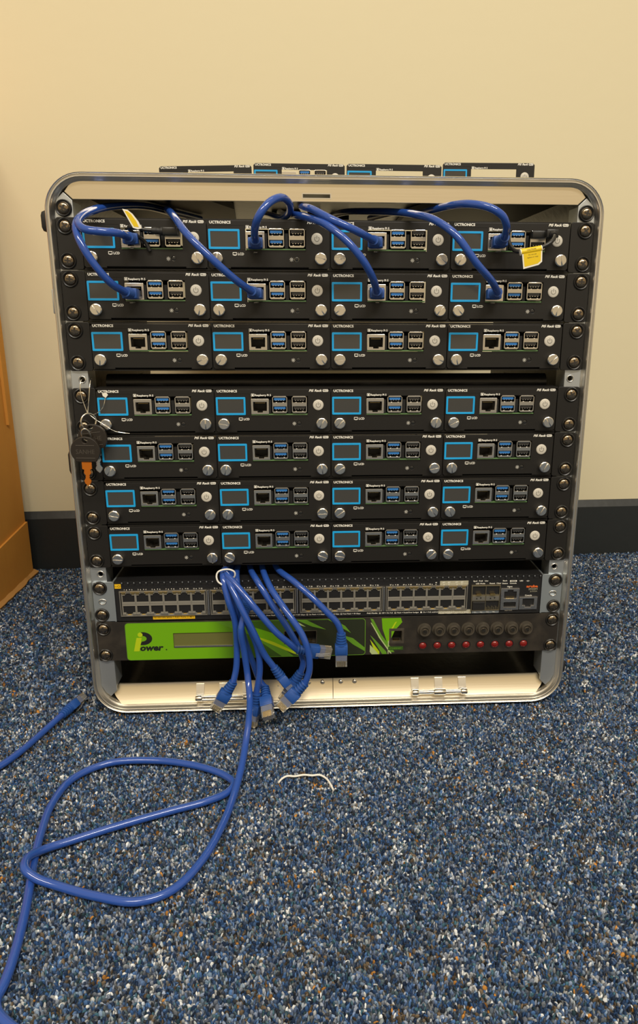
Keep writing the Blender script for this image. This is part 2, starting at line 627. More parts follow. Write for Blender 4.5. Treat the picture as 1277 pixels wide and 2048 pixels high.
b = MB()
n = None
sh = [(2.0, 12), (2.0, 345), (7.0, 345), (7.0, 12)]
for d, y in sh:
    pts = ring_path(d)
    n = len(pts)
    b.v += [(x, y, z) for x, z in pts]
for i in range(4):
    for k in range(n):
        j = (i + 1) % 4
        b.f.append((i * n + k, i * n + (k + 1) % n, j * n + (k + 1) % n, j * n + k))
        b.m.append(0)
robj('shell', b.mesh('shell', 'case_black', 40), case)
for x in (-200, 200):
    for y in (40, 310):
        b = MB().lathe([(0, 0), (12, 0), (11, 6), (0, 6)], 16, T=tr(x, y, -491) @ Matrix.Rotation(math.pi / 2, 4, 'X'))
        robj('foot', b.mesh('foot', 'rubber_black'), case)

top = [(-222, 29.4), (-227.5, 25.6), (-231.3, 20.9), (-224.6, 14.6), (224.6, 14.6), (231.3, 20.9), (227.5, 25.6), (222, 29.4)]
b = shape(MB(), [top, rect(-24.3, -0.1, 17.9, 21.0)], 2.0, 4.2, bevel=0.3)
robj('top_band', b.mesh('top_band', 'band_alu', 40), case)
b = shape(MB(), [rect(-25.2, 0.8, 17.1, 21.8), rect(-24.3, -0.1, 17.9, 21.0)], 1.7, 2.4)
robj('slot_edge', b.mesh('slot_edge', 'alu'), case)


for s in (-1, 1):
    # coved strip: flat at the top edge, sweeping forward to the rim below
    b = MB()
    NS = 9
    for off in (0.0, 1.8):
        for k in range(NS):
            t_ = k / (NS - 1)                     # 0 at the bottom edge
            z = -478.9 + 19.3 * t_
            xe = np.interp(z, [-478.9, -472.5, -466.4, -459.6], [221, 227.5, 231.3, 224.6])
            y = 1.2 + 9.0 * (1 - (1 - t_) ** 1.45) + off
            b.v += [(1.6 if s > 0 else 1.0, y, z), (s * float(xe), y, z)]
    n_ = 2 * NS
    for k in range(NS - 1):
        q = (2 * k, 2 * k + 1, 2 * k + 3, 2 * k + 2)
        b.f += [q if s > 0 else q[::-1], tuple(i + n_ for i in (q[::-1] if s > 0 else q))]
        b.f += [(2 * k, 2 * k + 2, 2 * k + 2 + n_, 2 * k + n_), (2 * k + 1, 2 * k + 1 + n_, 2 * k + 3 + n_, 2 * k + 3)]
    b.f += [(n_ - 2, n_ - 1, 2 * n_ - 1, 2 * n_ - 2), (0, n_, n_ + 1, 1)]
    b.m += [0] * len(b.f)
    robj('bottom_band', b.mesh('bottom_band', 'band_alu', 40), case)
    P = [(s * 240.7, 9.5), (s * 238.4, 14.5), (s * 232.4, 20.3), (s * 225.4, 13.8), (s * 225.4, -463.0), (s * 232.0, -469.6), (s * 236.8, -465), (s * 240.7, -457)]
    holes = [circ(s * 231, zz, 2.4, 16) for zz in (-140.9, -333.2)]
    b = shape(MB(), [P] + holes, 2.3, 4.6, bevel=0.25)
    b.box(min(s * 225.4, s * 227), max(s * 225.4, s * 227), 4.6, 26, -459, 13)
    rail = robj('rack_rail', b.mesh('rack_rail', 'rail_alu', 40), case)
    for zz in (-140.9, -333.2):
        b = MB()
        pts = [Vector((s * 231 + 3.1 * math.cos(a), 2.2, zz + 3.1 * math.sin(a))) for a in [2 * math.pi * k / 18 for k in range(18)]]
        b.tube(pts, 0.55, 8, closed=True)
        robj('hole_lip', b.mesh('hole_lip', 'nickel', 60), rail)

for x in (-24.6, -9.8, 9.8, 24.7):
    b = MB().lathe([(0, -2.0), (1.2, -1.8), (2.2, -1.1), (2.7, 0), (2.7, 1.5)], 16)
    o = obj('rivet', b.mesh('rivet', 'nickel', 60))
    o.location = Vector((x, 9.6, -463.4 + ZT)) * MM - case.location
    o.parent = case
for x0, x1, kn in ((-143.8, -86.9, False), (85.9, 145.4, True)):
    T0 = Matrix.Rotation(math.pi / 2, 4, 'Z')
    b = MB()
    L = x1 - x0
    for c, w in ((x0 + 3.5, 7), (x1 - 3.5, 7)) + ((((x0 + x1) / 2, 13),) if kn else ()):
        b.lathe([(0, -w / 2), (2.6, -w / 2), (3.2, -w / 2 + 0.7), (3.2, w / 2 - 0.7), (2.6, w / 2), (0, w / 2)], 16, T=tr(c, -1.6, -472.5) @ T0)
    h = robj('hinge', b.mesh('hinge', 'chrome', 50), case)
    b = MB()
    for dy, dz in ((-0.2, 1.5), (-0.6, -1.6)) if not kn else ((0, 0),):
        b.lathe([(1.9 if kn else 1.5, -L / 2 + 6), (1.9 if kn else 1.5, L / 2 - 6)], 12, T=tr((x0 + x1) / 2, -1.6 + dy, -472.5 + dz) @ T0)
    robj('hinge_pin', b.mesh('hinge_pin', 'chrome', 50), h)
    b = MB()
    for c in (x0 + 4, (x0 + x1) / 2, x1 - 4):
        lf = MB().box(c - 4.2, c + 4.2, 0.7, 1.6, -474, -461.5)
        lf.v = [(x, 0.5 + 9.0 * (1 - (1 - (z + 478.9) / 19.3) ** 1.45) + (0 if y < 1 else 0.6), z) for x, y, z in lf.v]
        b.add(lf.v, lf.f)
    robj('hinge_leaf', b.mesh('hinge_leaf', 'alu'), h)
# latches and grip ends that peep out past the sides
for s, z0, z1, out, m in ((-1, -11, 8, 12.5, 'rubber_black'), (-1, -236, -211, 10.0, 'rubber_black'), (1, -466, -451, 12.5, 'rubber_black'), (-1, -82, -60, 10.5, 'rail_alu'), (1, -71, -48, 9.5, 'rail_alu')):
    b = MB()
    if m == 'rubber_black':
        xa, xb = sorted((s * (CW - 3), s * (CW + out)))
        b.bbox(xa, xb, 18, 44, z0, z1, 4.5)
    else:
        xa, xb = sorted((s * (CW - 3), s * (CW + out - 2)))
        b.bbox(xa, xb, 18, 60, z0, z1, 0.8)
    robj('latch' if m == 'rubber_black' else 'latch_plate', b.mesh('latch', m, 40), case)

# black foam roll behind the gap between the third and fourth row, dark pads added under the roof to break up its bright reflection
b = MB().tube([(-216, 34, -146.5), (216, 34, -146.5)], 8.2, 20)
robj('foam_roll', b.mesh('foam_roll', 'case_black', 60), case)
for P in ([(-226, 60), (-120, 40), (-96, 120), (-110, 300), (-226, 300)], [(-60, 190), (-5, 185), (-5, 330), (-70, 330)], [(8, 200), (28, 200), (24, 330), (8, 330)], [(118, 30), (226, 60), (226, 300), (90, 300), (88, 150)]):
    b = MB()
    n = len(P)
    b.add([(x, y, z) for z in (22.5, 28.5) for x, y in P], [tuple(reversed(range(n))), tuple(range(n, 2 * n))] + [(k, (k + 1) % n, (k + 1) % n + n, k + n) for k in range(n)])
    robj('added_dark_pad', b.mesh('added_dark_pad', 'rubber_black'), case)

# ------------------------------------------------------------------ rack screws with cup washers
b = MB().lathe([(0, -2.4), (2.0, -2.3), (3.6, -1.95), (4.7, -1.2), (5.1, -0.2), (5.1, 0.6)], 20)
SCREW = b.mesh('screw', 'screw_dark', 60)
b = MB().lathe([(5.2, -0.5), (5.6, -1.0), (6.4, -1.4), (6.9, -1.0), (7.3, 0.0)], 24)
WASHER = b.mesh('washer', 'washer_black', 60)
b = MB().box(-2.9, 2.9, -2.55, -1.6, -0.7, 0.7).box(-0.7, 0.7, -2.57, -1.6, -2.9, 2.9)
CROSS = b.mesh('cross_shade', 'recess_shade')  # raised dark cross, the shade of a driver recess put into its colour
SHINE = None


def screw(parent, x, y, z):
    o = obj('screw', SCREW)
    o.location = Vector((x, y, z + ZT)) * MM - wloc(parent)
    o.rotation_euler = (0, rng.uniform(0, 1.57), 0)
    o.parent = parent
    obj('washer', WASHER, o)
    obj('cross_shade', CROSS, o)


for s in (-1, 1):
    screw(case, s * 233, 1.2, 7.3)

# ------------------------------------------------------------------ rows
V = [0, 44.45, 88.9, 148.3, 192.75, 237.2, 281.7]
ROWN = ['top', 'second', 'third', 'fourth', 'fifth', 'sixth', 'bottom']
EARM = {}
for s in (-1, 1):
    xa, xb = sorted((s * 219.4, s * 240.4))
    b = shape(MB(), [rrect(xa, xb, -43.9, -0.2, 2.2)], 0.0, 2.2, bevel=0.35)
    EARM[s] = b.mesh('ear', 'ear_black', 40)
b = MB().box(-219.3, 219.3, 1.2, 16, -1.5, -0.25).box(-219.3, 219.3, 1.4, 16, -43.9, -42.6)
for k in (-1, 0, 1):
    b.box(k * 109.5 - 1.3, k * 109.5 + 1.3, 1.3, 5, -43, -1)  # posts added behind the module seams to block wall light
BARS = b.mesh('front_bars', 'ear_black')
b = MB().box(-218, 218, 16, 190, -43.9, -42.8).box(-218.5, -217, 4, 190, -43.9, -2).box(217, 218.5, 4, 190, -43.9, -2)
for k in (-1, 0, 1):
    b.box(k * 109.5 - 0.4, k * 109.5 + 0.4, 6, 180, -42.8, -30)
TRAY = b.mesh('tray', 'ear_black')
frames = []
for i, v in enumerate(V):
    fr = thing('rack_frame', f'black one-unit rack frame with screwed ears holding the {ROWN[i]} row of modules', 'rack frame', (0, 100, ZT - v - 44), 'one-unit rack frames in the flight case')
    for nm, me in (('ear', EARM[-1]), ('ear', EARM[1]), ('front_bar', BARS), ('tray', TRAY)):
        o = robj(nm, me, fr)
        o.location.z -= v * MM
    for s in (-1, 1):
        for dz in (-7.6, -36.5):
            screw(fr, s * 232.6, 0.0, -v + dz)
    frames.append(fr)

# ------------------------------------------------------------------ computer modules
# module coordinates: x from its left edge, z down from the top of its row; base of the thing at (54.5, 0, -43)


def mmesh(mb, name, mats, smooth=None):
    mb.v = [(x - 54.5, y, z + 43) for x, y, z in mb.v]
    return mb.mesh(name, mats, smooth)


outl = [(0.2 + 2.2, -1.6), (0.2, -3.8), (0.2, -40.4), (2.0, -42.2), (20, -42.2), (20, -41.0), (89.6, -41.0), (89.6, -42.2), (107.0, -42.2), (108.8, -40.4), (108.8, -3.8), (106.6, -1.6)]
led = circ(79.0, -33.9, 2.0, 16)
b = shape(MB(), [outl, rect(33.6, 87.4, -27.0, -8.2), led], -1.0, 0.9, bevel=0.3)
PLATE = mmesh(b, 'front_plate', 'plate_black', 35)
b = shape(MB(), [rrect(0.9, 33.0, -26.4, -5.4, 1.0, 3), rrect(1.25, 32.65, -26.05, -5.75, 0.8, 3)], -1.2, -0.9)
b.box(33.6, 87.4, -1.35, -0.6, -27.3, -26.6)
LEDGE = mmesh(b, 'raised_edge', 'plate_black')
b = shape(MB(), [rrect(1.0, 28.7, -25.8, -8.9, 0.8, 3), rrect(2.8, 26.9, -23.9, -10.8, 0.3, 2)], -1.75, -0.9, bevel=0.15)
BEZEL = mmesh(b, 'screen_frame', 'lcd_blue', 35)
b = MB().box(2.4, 27.3, -1.35, -0.9, -24.3, -10.4)
SCREEN = mmesh(b, 'screen', 'lcd_glass')
b = MB()   # lettering, flat print
Y = -1.04
text(b, 'UCTRONICS', 2.3, -4.35, 2.15, Y, width=18.8, bold=0.10)
LETTER_A = mmesh(b, 'lettering', 'print_white')
b = MB()
BB_ = MB()
text(BB_, 'Raspberry Pi 5', 37.6, -8.0, 1.75, Y, width=15.2, bold=0.07)
BC_ = MB()
text(BC_, 'Pi5 Rack', 88.6, -4.0, 2.1, Y, width=12.4, bold=0.10, shear=0.25)
text(b, 'LCD', 26.6, -30.7, 2.0, Y, width=5.4, bold=0.08)
shape(b, [rect(22.0, 25.6, -30.8, -28.3), rect(22.4, 25.2, -30.3, -28.8)], Y, Y + 0.04)
shape(b, [rect(22.9, 24.7, -31.1, -30.8)], Y, Y + 0.04)
shape(BC_, [rrect(101.6, 106.9, -4.2, -1.9, 0.8, 3)], Y, Y + 0.04)
shape(BB_, [rect(34.2, 37.0, -8.3, -5.7), rect(34.5, 36.7, -8.0, -6.0)], Y, Y + 0.04)
shape(BB_, [circ(35.6, -7.25, 0.75, 10)], Y, Y + 0.04)
for a in (60, 120):
    shape(BB_, [circ(35.6 + 0.9 * math.cos(math.radians(a)), -7.25 + 0.95 * math.sin(math.radians(a)), 0.3, 8)], Y, Y + 0.04)
LETTER_D = mmesh(b, 'lettering', 'print_white')
b = MB()
shape(b, [circ(74.4, -34.2, 0.85, 14), circ(74.4, -34.2, 0.5, 14)], Y, Y + 0.04)
for k in range(8):
    b.box(-0.14, 0.14, Y, Y + 0.04, 1.15, 1.85, T=tr(74.4, 0, -34.2) @ ry(k * math.pi / 4))
LETTER_E = mmesh(b, 'light_symbol', 'print_white')
LETTER_B = mmesh(BB_, 'lettering', 'print_white')
LETTER_C = mmesh(BC_, 'lettering', 'print_white')
b = MB()
text(b, 'PRO', 102.1, -3.75, 1.4, Y - 0.03, width=4.3, bold=0.03)
LETTER2 = mmesh(b, 'badge_lettering', 'plate_black')
# network socket with keyed opening
T_open = [(-6.4, -3.0), (6.4, -3.0), (6.4, -11.6), (2.6, -11.6), (2.6, -13.0), (-2.6, -13.0), (-2.6, -11.6), (-6.4, -11.6)]
b = shape(MB(), [rrect(-8.4, 8.4, -14.5, 0, 0.5, 2), T_open], -0.7, 15.0, bevel=0.2)
b.box(-8.2, 8.2, 14.6, 15.2, -14.3, -0.2, mi=1)
for k in range(8):
    b.box(-4.2 + k * 1.2 - 0.25, -4.2 + k * 1.2 + 0.25, 2, 9, -4.4 - 0.1, -4.0, mi=2)
ETH = b.mesh('ethernet_port', ['port_metal', 'cavity', 'gold'], 35)
b = MB().box(-6.2, -3.0, -0.4, 1.6, -12.9, -11.7)
LED1 = b.mesh('port_light', 'green_led')
b = MB().box(3.0, 6.2, -0.4, 1.6, -12.9, -11.7)
LED2 = b.mesh('port_light', 'amber')
# stacked pair of USB sockets
oc = [(-5.6, 0), (5.6, 0), (7.1, -1.5), (7.1, -14.8), (5.8, -16.1), (-5.8, -16.1), (-7.1, -14.8), (-7.1, -1.5)]
b = shape(MB(), [oc, rect(-6.2, 6.2, -6.0, -1.3), rect(-6.2, 6.2, -14.4, -9.7)], -1.6, 14, bevel=0.2)
b.box(-6.9, 6.9, 12, 13.9, -15.9, -0.3, mi=1)
USB = b.mesh('usb_port', ['usb_metal', 'cavity'], 35)


def tongue(z):
    t = MB().box(-5.3, 5.3, -0.9, 12, z - 2.2, z)
    for k in (-3.6, -1.2, 1.2, 3.6):
        t.box(k - 0.55, k + 0.55, -0.7, 8, z - 2.75, z - 2.2, mi=1)
    t.box(-3.8, -2.6, -1.2, 1, z - 4.5, z - 3.9, mi=1)
    t.box(2.6, 3.8, -1.2, 1, z - 4.5, z - 3.9, mi=1)
    return t


TNG = {}
for c in ('usb_blue', 'usb_black'):
    TNG[c] = [tongue(-1.7).mesh('port_tongue', [c, 'port_metal']), tongue(-10.0).mesh('port_tongue', [c, 'port_metal'])]
b = MB().box(33.9, 87.0, 1.0, 86, -26.2, -25.0).box(33.9, 87.0, -0.2, 1.0, -26.0, -25.2)
BOARD = mmesh(b, 'circuit_board', 'pcb_green')
b = MB().box(33.0, 88.0, 20, 22, -27, -7).box(1.8, 107.2, 0.9, 1.4, -41, -40).box(1.8, 107.2, 1.4, 110, -41.6, -40.8).box(68.5, 71.5, 0.6, 20, -24.8, -12).box(50.9, 52.6, 0.6, 20, -24.8, -12)
INNER = mmesh(b, 'mounting_tray', 'cavity')
b = MB().lathe([(0, -2.0), (4.2, -2.0), (4.9, -1.7), (5.1, -1.2), (5.1, -0.5)], 28)
BUTTON = b.mesh('power_button', 'button_white', 50)
b = MB()
arc = [(2.35 * math.sin(a), 2.35 * math.cos(a)) for a in [math.radians(38 + (360 - 76) * k / 20) for k in range(21)]]
arc += [(1.85 * math.sin(a), 1.85 * math.cos(a)) for a in [math.radians(38 + (360 - 76) * (20 - k) / 20) for k in range(21)]]
shape(b, [arc], -2.1, -1.98)
b.box(-0.27, 0.27, -2.1, -1.98, 0.3, 2.7)
PSYM = b.mesh('power_symbol', 'print_grey')
# slotted thumbscrew
prof = [(0, -6.6), (4.5, -6.6), (4.5, -6.6), (5.15, -6.0), (5.15, -5.4)]
b = MB()
nk = 30
for half in (0, 1):
    pts = []
    a0 = math.asin(0.5 / 4.6)
    for k in range(13):
        a = a0 + (math.pi - 2 * a0) * k / 12 + half * math.pi
        pts.append((4.6 * math.cos(a), 4.6 * math.sin(a)))
    shape(b, [pts], -7.2, -6.2, bevel=0.12)
b.lathe([(0, -6.3), (4.7, -6.3), (5.2, -5.9), (5.2, -5.0), (4.9, -4.7), (4.9, -4.5)], 28)
kv = []
for ring, y in ((0, -4.5), (1, -1.2)):
    for k in range(2 * nk):
        r = 5.15 if k % 2 else 4.85
        kv.append((r * math.cos(math.pi * k / nk), y, r * math.sin(math.pi * k / nk)))
b.add(kv, [(k, k + 2 * nk, (k + 1) % (2 * nk) + 2 * nk, (k + 1) % (2 * nk)) for k in range(2 * nk)])
b.lathe([(4.9, -1.2), (3.6, -1.2), (3.6, -0.6)], 20)
b.v = [(x, y + 0.2, z) for x, y, z in b.v]
THUMB = b.mesh('thumbscrew', 'nickel', 40)
b = MB().lathe([(0, -0.85), (1.2, -0.8), (1.9, -0.5), (1.9, 0.5)], 16)
LENS = b.mesh('status_light', 'film_glass', 50)
b = MB().box(-1.35, 1.35, -1.0, -0.9, -0.5, -0.15)
LGL = b.mesh('light_glint', 'print_grey')


def module(loc, rotz, label, group, board=True, ports=True):
    t = thing('computer_module', label, 'computer', loc, group)
    t.rotation_euler = (0, 0, rotz)
    for nm, me in (('front_plate', PLATE), ('raised_edge', LEDGE), ('brand_lettering', LETTER_A), ('board_lettering', LETTER_B), ('model_lettering', LETTER_C), ('screen_lettering', LETTER_D), ('light_symbol', LETTER_E), ('badge_lettering', LETTER2)):
        obj(nm, me, t)
    bz = obj('screen_frame', BEZEL, t)
    obj('screen', SCREEN, bz)
    if board:
        obj('circuit_board', BOARD, t)
        obj('mounting_tray', INNER, t)
    if ports:
        e = obj('ethernet_port', ETH, t, (42.2 - 54.5, 0, -10.6 + 43))
        obj('port_light', LED1, e)
        obj('port_light', LED2, e)
        for x, c in ((60.9, 'usb_blue'), (79.4, 'usb_black')):
            u = obj('usb_port', USB, t, (x - 54.5, 0, -8.1 + 43))
            for me in TNG[c]:
                obj('port_tongue', me, u)
    p = obj('power_button', BUTTON, t, (97.3 - 54.5, 0, -16.6 + 43))
    obj('power_symbol', PSYM, p)
    for x in (8.2, 100.6):
        obj('thumbscrew', THUMB, t, (x - 54.5, 0, -33.6 + 43), (0, rng.uniform(0, 3.14), 0))
    s = obj('status_light', LENS, t, (79.0 - 54.5, 0, -33.9 + 43))
    return t


ORD = ['leftmost', 'second from the left', 'third from the left', 'rightmost']
for i, v in enumerate(V):
    for c in range(4):
        lab = f'black computer module with framed screen, {ORD[c]} in the {ROWN[i]} rack row'
        module((-219 + 109.5 * c + 54.5, 0, ZT - v - 43), 0, lab, 'computer modules screwed into the rack')
# four loose module fronts standing on top of the case
for x, y, z0, tilt, rz, lab, pt in ((-138.5, 248, 42.0, -0.028, 0.0, 'lower, slightly tilted loose computer module, leftmost on top of the case', False),
                                   (-28.7, 248, 45.6, 0.0, 0.0, 'loose computer module on top of the case with socket tops showing', True),
                                   (79.5, 200, 37.6, 0.0, 0.0, 'loose empty computer module on top of the case, third from the left', False),
                                   (193.2, 219, 44.2, -0.006, 0.0, 'loose empty computer module on top of the case, rightmost of the four', False)):
    m = module((x, y, ZT + z0 + 2.6), rz, lab, 'loose computer modules on top of the case', board=False, ports=pt)
    m.rotation_euler = (0, tilt, rz)
    obj('mounting_tray', MB().box(-53.5, 53.5, 1.2, 62, CT - z0 - 2.0 + (1.6 if tilt < -0.02 else 0), 1.8).mesh('tray', 'plate_black'), m)

# ================================================================== network switch
ZS = -340.6
sw = thing('network_switch', 'black 48-port network switch with silver brackets below the modules', 'network switch', (0, 150, ZT - 384))
b = MB().box(-218, 218, 0.2, 250, -383.2, -340.8)
robj('body', b.mesh('body', 'switch_black'), sw)
b = shape(MB(), [rrect(-217.6, 217.6, -383.2, -344.6, 1.5)], -1.0, 0.3, bevel=0.3)
robj('front_panel', b.mesh('front_panel', 'switch_black', 40), sw)
for s in (-1, 1):
    xa, xb = sorted((s * 218.4, s * 239.8))
    b = shape(MB(), [rrect(xa, xb, -383.6, -341.0, 1.5), rrect(s * 231 - 3.4, s * 231 + 3.4, -364.6, -359.8, 2.3, 4)], 0.2, 2.2, bevel=0.25)
    b.box(*sorted((s * 218.4, s * 220)), -0.6, 60, -383.6, -341.0)
    br = robj('bracket', b.mesh('bracket', 'bracket', 40), sw)
    b = MB()
    b.tube([Vector((s * 231 + 3.7 * math.cos(a), 0.2, -362.2 + 2.7 * math.sin(a))) for a in [2 * math.pi * k / 18 for k in range(18)]], 0.5, 8, closed=True)
    robj('slot_lip', b.mesh('slot_lip', 'nickel', 60), br)
    for z in (-347.4, -376.5):
        screw(sw, s * 232.6, 0.0, z)
b = MB().box(-217, 217, -0.3, 1, -344.5, -340.6)
for k in range(72):
    x = -213 + k * 6.0
    b.box(x - 1.5, x + 1.5, -0.9, 0.5, -341.7, -340.9)
    b.box(x + 2.4, x + 3.6, -1.6, 0.5, -344.4, -340.7)
    b.box(x + 2.45, x + 3.55, -1.75, -1.55, -342.2, -341.1, mi=1)  # pale metal caps put in as the highlights on the posts
b.box(-217, 217, -1.3, 0.5, -345.0, -344.4)
robj('vent_strip', b.mesh('vent_strip', ['switch_black', 'rail_alu']), sw)
b = MB()
for k in range(60):
    b.box(-212 + k * 7.15, -209 + k * 7.15, -1.25, -0.8, -383.0, -382.2)
robj('vent_strip', b.mesh('lower_vent', 'cavity'), sw)

# the sockets: upper row keyed upwards, lower row keyed downwards
PW, PH = 13.62, 13.4


def jack_mesh(down):
    s = 1 if down else -1
    hole = [(-5.85, 4.3 * s), (5.85, 4.3 * s), (5.85, -3.0 * s), (3.3, -3.0 * s), (3.3, -4.5 * s), (1.9, -4.5 * s), (1.9, -5.4 * s), (-1.9, -5.4 * s), (-1.9, -4.5 * s), (-3.3, -4.5 * s), (-3.3, -3.0 * s), (-5.85, -3.0 * s)]
    q = shape(MB(), [rect(-PW / 2 + 0.03, PW / 2 - 0.03, -PH / 2 + 0.5, PH / 2 - 0.5), hole], -2.2, 10, bevel=0.15)
    q.box(-6.6, 6.6, 9.5, 10, -6, 6, mi=1)
    for k in range(8):
        x = -3.6 + k * 1.03
        q.box(x - 0.26, x + 0.26, 0.5, 8, (3.2 if down else -4.2), (4.2 if down else -3.2), mi=2)
    return q.mesh('ethernet_jack', ['jack_grey', 'cavity', 'gold'], 35)


JD, JU = jack_mesh(True), jack_mesh(False)
b = MB()
for x in (-4.6, 4.6):
    b.box(x - 1.5, x + 1.5, -2.5, -1.6, 4.2, 5.9)
    b.box(x - 2.3, x + 2.3, -2.9, -1.6, 5.9, 6.9)
JTOP = b.mesh('shield_spring', 'gold')
b = MB()
for x in (-5.0, 5.0):
    b.box(x - 1.9, x + 1.9, -2.5, -1.0, -5.8, -4.3)
b.box(-1.7, 1.7, -1.8, -1.0, -5.9, -5.0, mi=1)
JBOT = b.mesh('shield_spring', ['jack_metal', 'amber'])
BX = [(-213.4, -126.2), (-123.4, -36.4), (-32.9, 52.4), (55.4, 140.4)]
for k, (x0, x1) in enumerate(BX):
    b = shape(MB(), [rect(x0, x1, -377.7, -350.4), rect(x0 + 1.2, x1 - 1.2, -376.7, -351.8)], -2.6, 0, bevel=0.2)
    pb = robj('port_block', b.mesh('port_block', 'jack_metal', 40), sw)
    sx = (x1 - x0 - 4.0) / 6
    for c in range(6):
        for r in range(2):
            j = obj('ethernet_jack', JU if r == 0 else JD)
            j.location = Vector((x0 + 2.0 + sx * (c + 0.5), -0.0, (-358.0 if r == 0 else -370.6) + ZT)) * MM - wloc(pb)
            j.scale.x = sx / PW
            j.parent = pb
            obj('shield_spring', JTOP if r == 0 else JBOT, j)
    if k < 3:
        b = MB().bbox(x1 + 0.6, x1 + 1.9, -2.8, 0, -377.4, -350.6, 0.2)
        robj('divider', b.mesh('divider', 'alu'), sw)

b = MB()
Y = -1.08
num = 1
for k, (x0, x1) in enumerate(BX):
    sx = (x1 - x0 - 4.0) / 6
    for c in range(7):
        x = x0 + 2 + sx * c
        hi = k == 3 and c >= 4
        for d, n_, up in ((-1, 12 * k + 2 * c, False), (1, 12 * k + 2 * c + 1, True)):
            if (c == 0 and d < 0) or (c == 6 and d > 0):
                continue
            s = f'{n_}' + ('T' if n_ > 44 else '')
            xx = x + d * (3.3 if not hi else 4.2)
            text(b, s, xx - d * 0.2, -349.7 if not hi else -348.0, 1.25, Y - (0.1 if hi else 0), align='CENTER', bold=0.03)
            tx = xx + d * 2.1 if not hi else xx
            tz = -349.1 if not hi else -349.6
            t = [(tx - 0.55, tz + (0.5 if not up else -0.5)), (tx + 0.55, tz + (0.5 if not up else -0.5)), (tx, tz + (-0.5 if not up else 0.5))]
            b.add([(p, Y - (0.1 if hi else 0), q) for p, q in t], [(0, 1, 2) if up else (0, 2, 1)])
ZL = -380.6
text(b, 'Spd Mode:', -103.0, ZL, 1.5, Y, width=9, bold=0.03)
x = -90.0
for s, w in (('Off = 10 or 100Mbps', 20), ('Slow Flash = 1 Gbps', 22), ('2x Flash = 2.5 Gbps', 22), ('3x Flash = 5 Gbps', 20), ('On = 10 Gbps', 15), ('Fast Flash = 40 Gbps', 22)):
    shape(b, [rect(x, x + 1.7, ZL - 0.2, ZL + 1.5), rect(x + 0.35, x + 1.35, ZL + 0.15, ZL + 1.15)], Y, Y + 0.03)
    text(b, s, x + 2.8, ZL, 1.35, Y, width=w - 4, bold=0.02)
    x += w
text(b, 'PoE Mode:', 36.5, ZL, 1.5, Y, width=11, bold=0.04)
x = 49.0
for s, w in (('Off = No PoE', 16), ('Flash = Fault/Over budget', 27), ('On = PoE enabled', 20)):
    shape(b, [rect(x, x + 1.7, ZL - 0.2, ZL + 1.5)] + ([rect(x + 0.35, x + 1.35, ZL + 0.15, ZL + 1.15)] if 'On' not in s else []), Y, Y + 0.03)
    text(b, s, x + 2.8, ZL, 1.35, Y, width=w - 4.4, bold=0.02)
    x += w
for s, x, z, w in (('Spd', 146, -347.2, 4), ('PoE', 152, -347.2, 4), ('Usr', 158, -347.2, 3.8), ('LED Mode', 149, -350.0, 9.5), ('Reset', 163.3, -350.0, 5.6), ('Clear', 170.4, -350.0, 5.0), ('Back', 177, -347.4, 4.6), ('Status', 176.4, -350.3, 5.8), ('Console', 184.4, -350.3, 7), ('UID', 194.6, -347.8, 3.6), ('Mgmt', 182, -354.0, 5.4), ('Aux Port', 180.6, -380.4, 8), ('Console', 201.2, -364.0, 7.2)):
    text(b, s, x, z, 1.35, Y, width=w, bold=0.03)
b.box(201.6, 205, Y, Y + 0.03, -347.5, -347.2)
b.box(203.0, 203.4, Y, Y + 0.03, -348.3, -346.5)
shape(b, [rect(184.4, 191.6, -348.0, -346.4), rect(185.4, 190.6, -347.6, -346.8)], Y, Y + 0.03)
robj('lettering', b.mesh('lettering', 'print_white'), sw)
b = MB()
text(b, '2930M', 204.4, -357.4, 1.9, Y, width=9.4, bold=0.02)
text(b, 'JL322A', 206.2, -359.6, 1.35, Y, width=7.6)
robj('lettering', b.mesh('model_lettering', 'label_grey'), sw)
b = MB()
text(b, 'aruba', 202.0, -354.6, 2.6, Y, width=12.2, bold=0.13)
robj('brand_lettering', b.mesh('brand_lettering', 'print_orange'), sw)
for (x0, x1, z0, z1, nm, m) in ((-217.4, -211.2, -347.6, -343.0, 'yellow_tag', 'label_yellow'), (-181.8, -139.5, -381.9, -377.6, 'yellow_label', 'label_yellow'), (110.8, 145.2, -382.4, -377.9, 'grey_label', 'label_grey'), (111.5, 141.0, -350.3, -345.8, 'grey_label', 'label_grey'), (146.0, 174.6, -382.4, -379.2, 'grey_label', 'bracket')):
    y = -1.4 if nm == 'yellow_tag' else -1.05
    b = MB().box(x0, x1, y, -0.9, z0, z1)
    L = robj(nm, b.mesh(nm, m), sw)
    q = MB()
    if nm == 'yellow_label':
        text(q, '10/100/1000 BASE-T PoE+ Ports (1-48T)', x0 + 1, z0 + 1.3, 1.7, y - 0.04, width=x1 - x0 - 2, bold=0.03)
        robj('lettering', q.mesh('lettering', 'print_black'), L)
    elif nm == 'yellow_tag':
        text(q, 'PoE', x0 + 0.4, z0 + 1.6, 1.2, y - 0.04, width=2.2)
        shape(q, [circ(-213.2, z0 + 2.3, 1.25, 14), circ(-213.2, z0 + 2.3, 0.9, 14)], y - 0.04, y)
        robj('lettering', q.mesh('lettering', 'print_black'), L)
    elif x0 < 111:
        text(q, 'Dual-Personality Ports', x0 + 0.8, z0 + 2.6, 1.3, y - 0.04, width=16)
        text(q, '10/100/1000BASE-T PoE+(T) or SFP(S)', x0 + 0.8, z0 + 0.7, 1.3, y - 0.04, width=31)
        robj('lettering', q.mesh('lettering', 'print_white'), L)
    elif x0 > 145:
        for k, s in enumerate(('45S', '46S', '47S', '48S')):
            text(q, s, x0 + 2 + k * 6.6, z0 + 0.7, 1.3, y - 0.04)
        robj('lettering', q.mesh('lettering', 'print_white'), L)

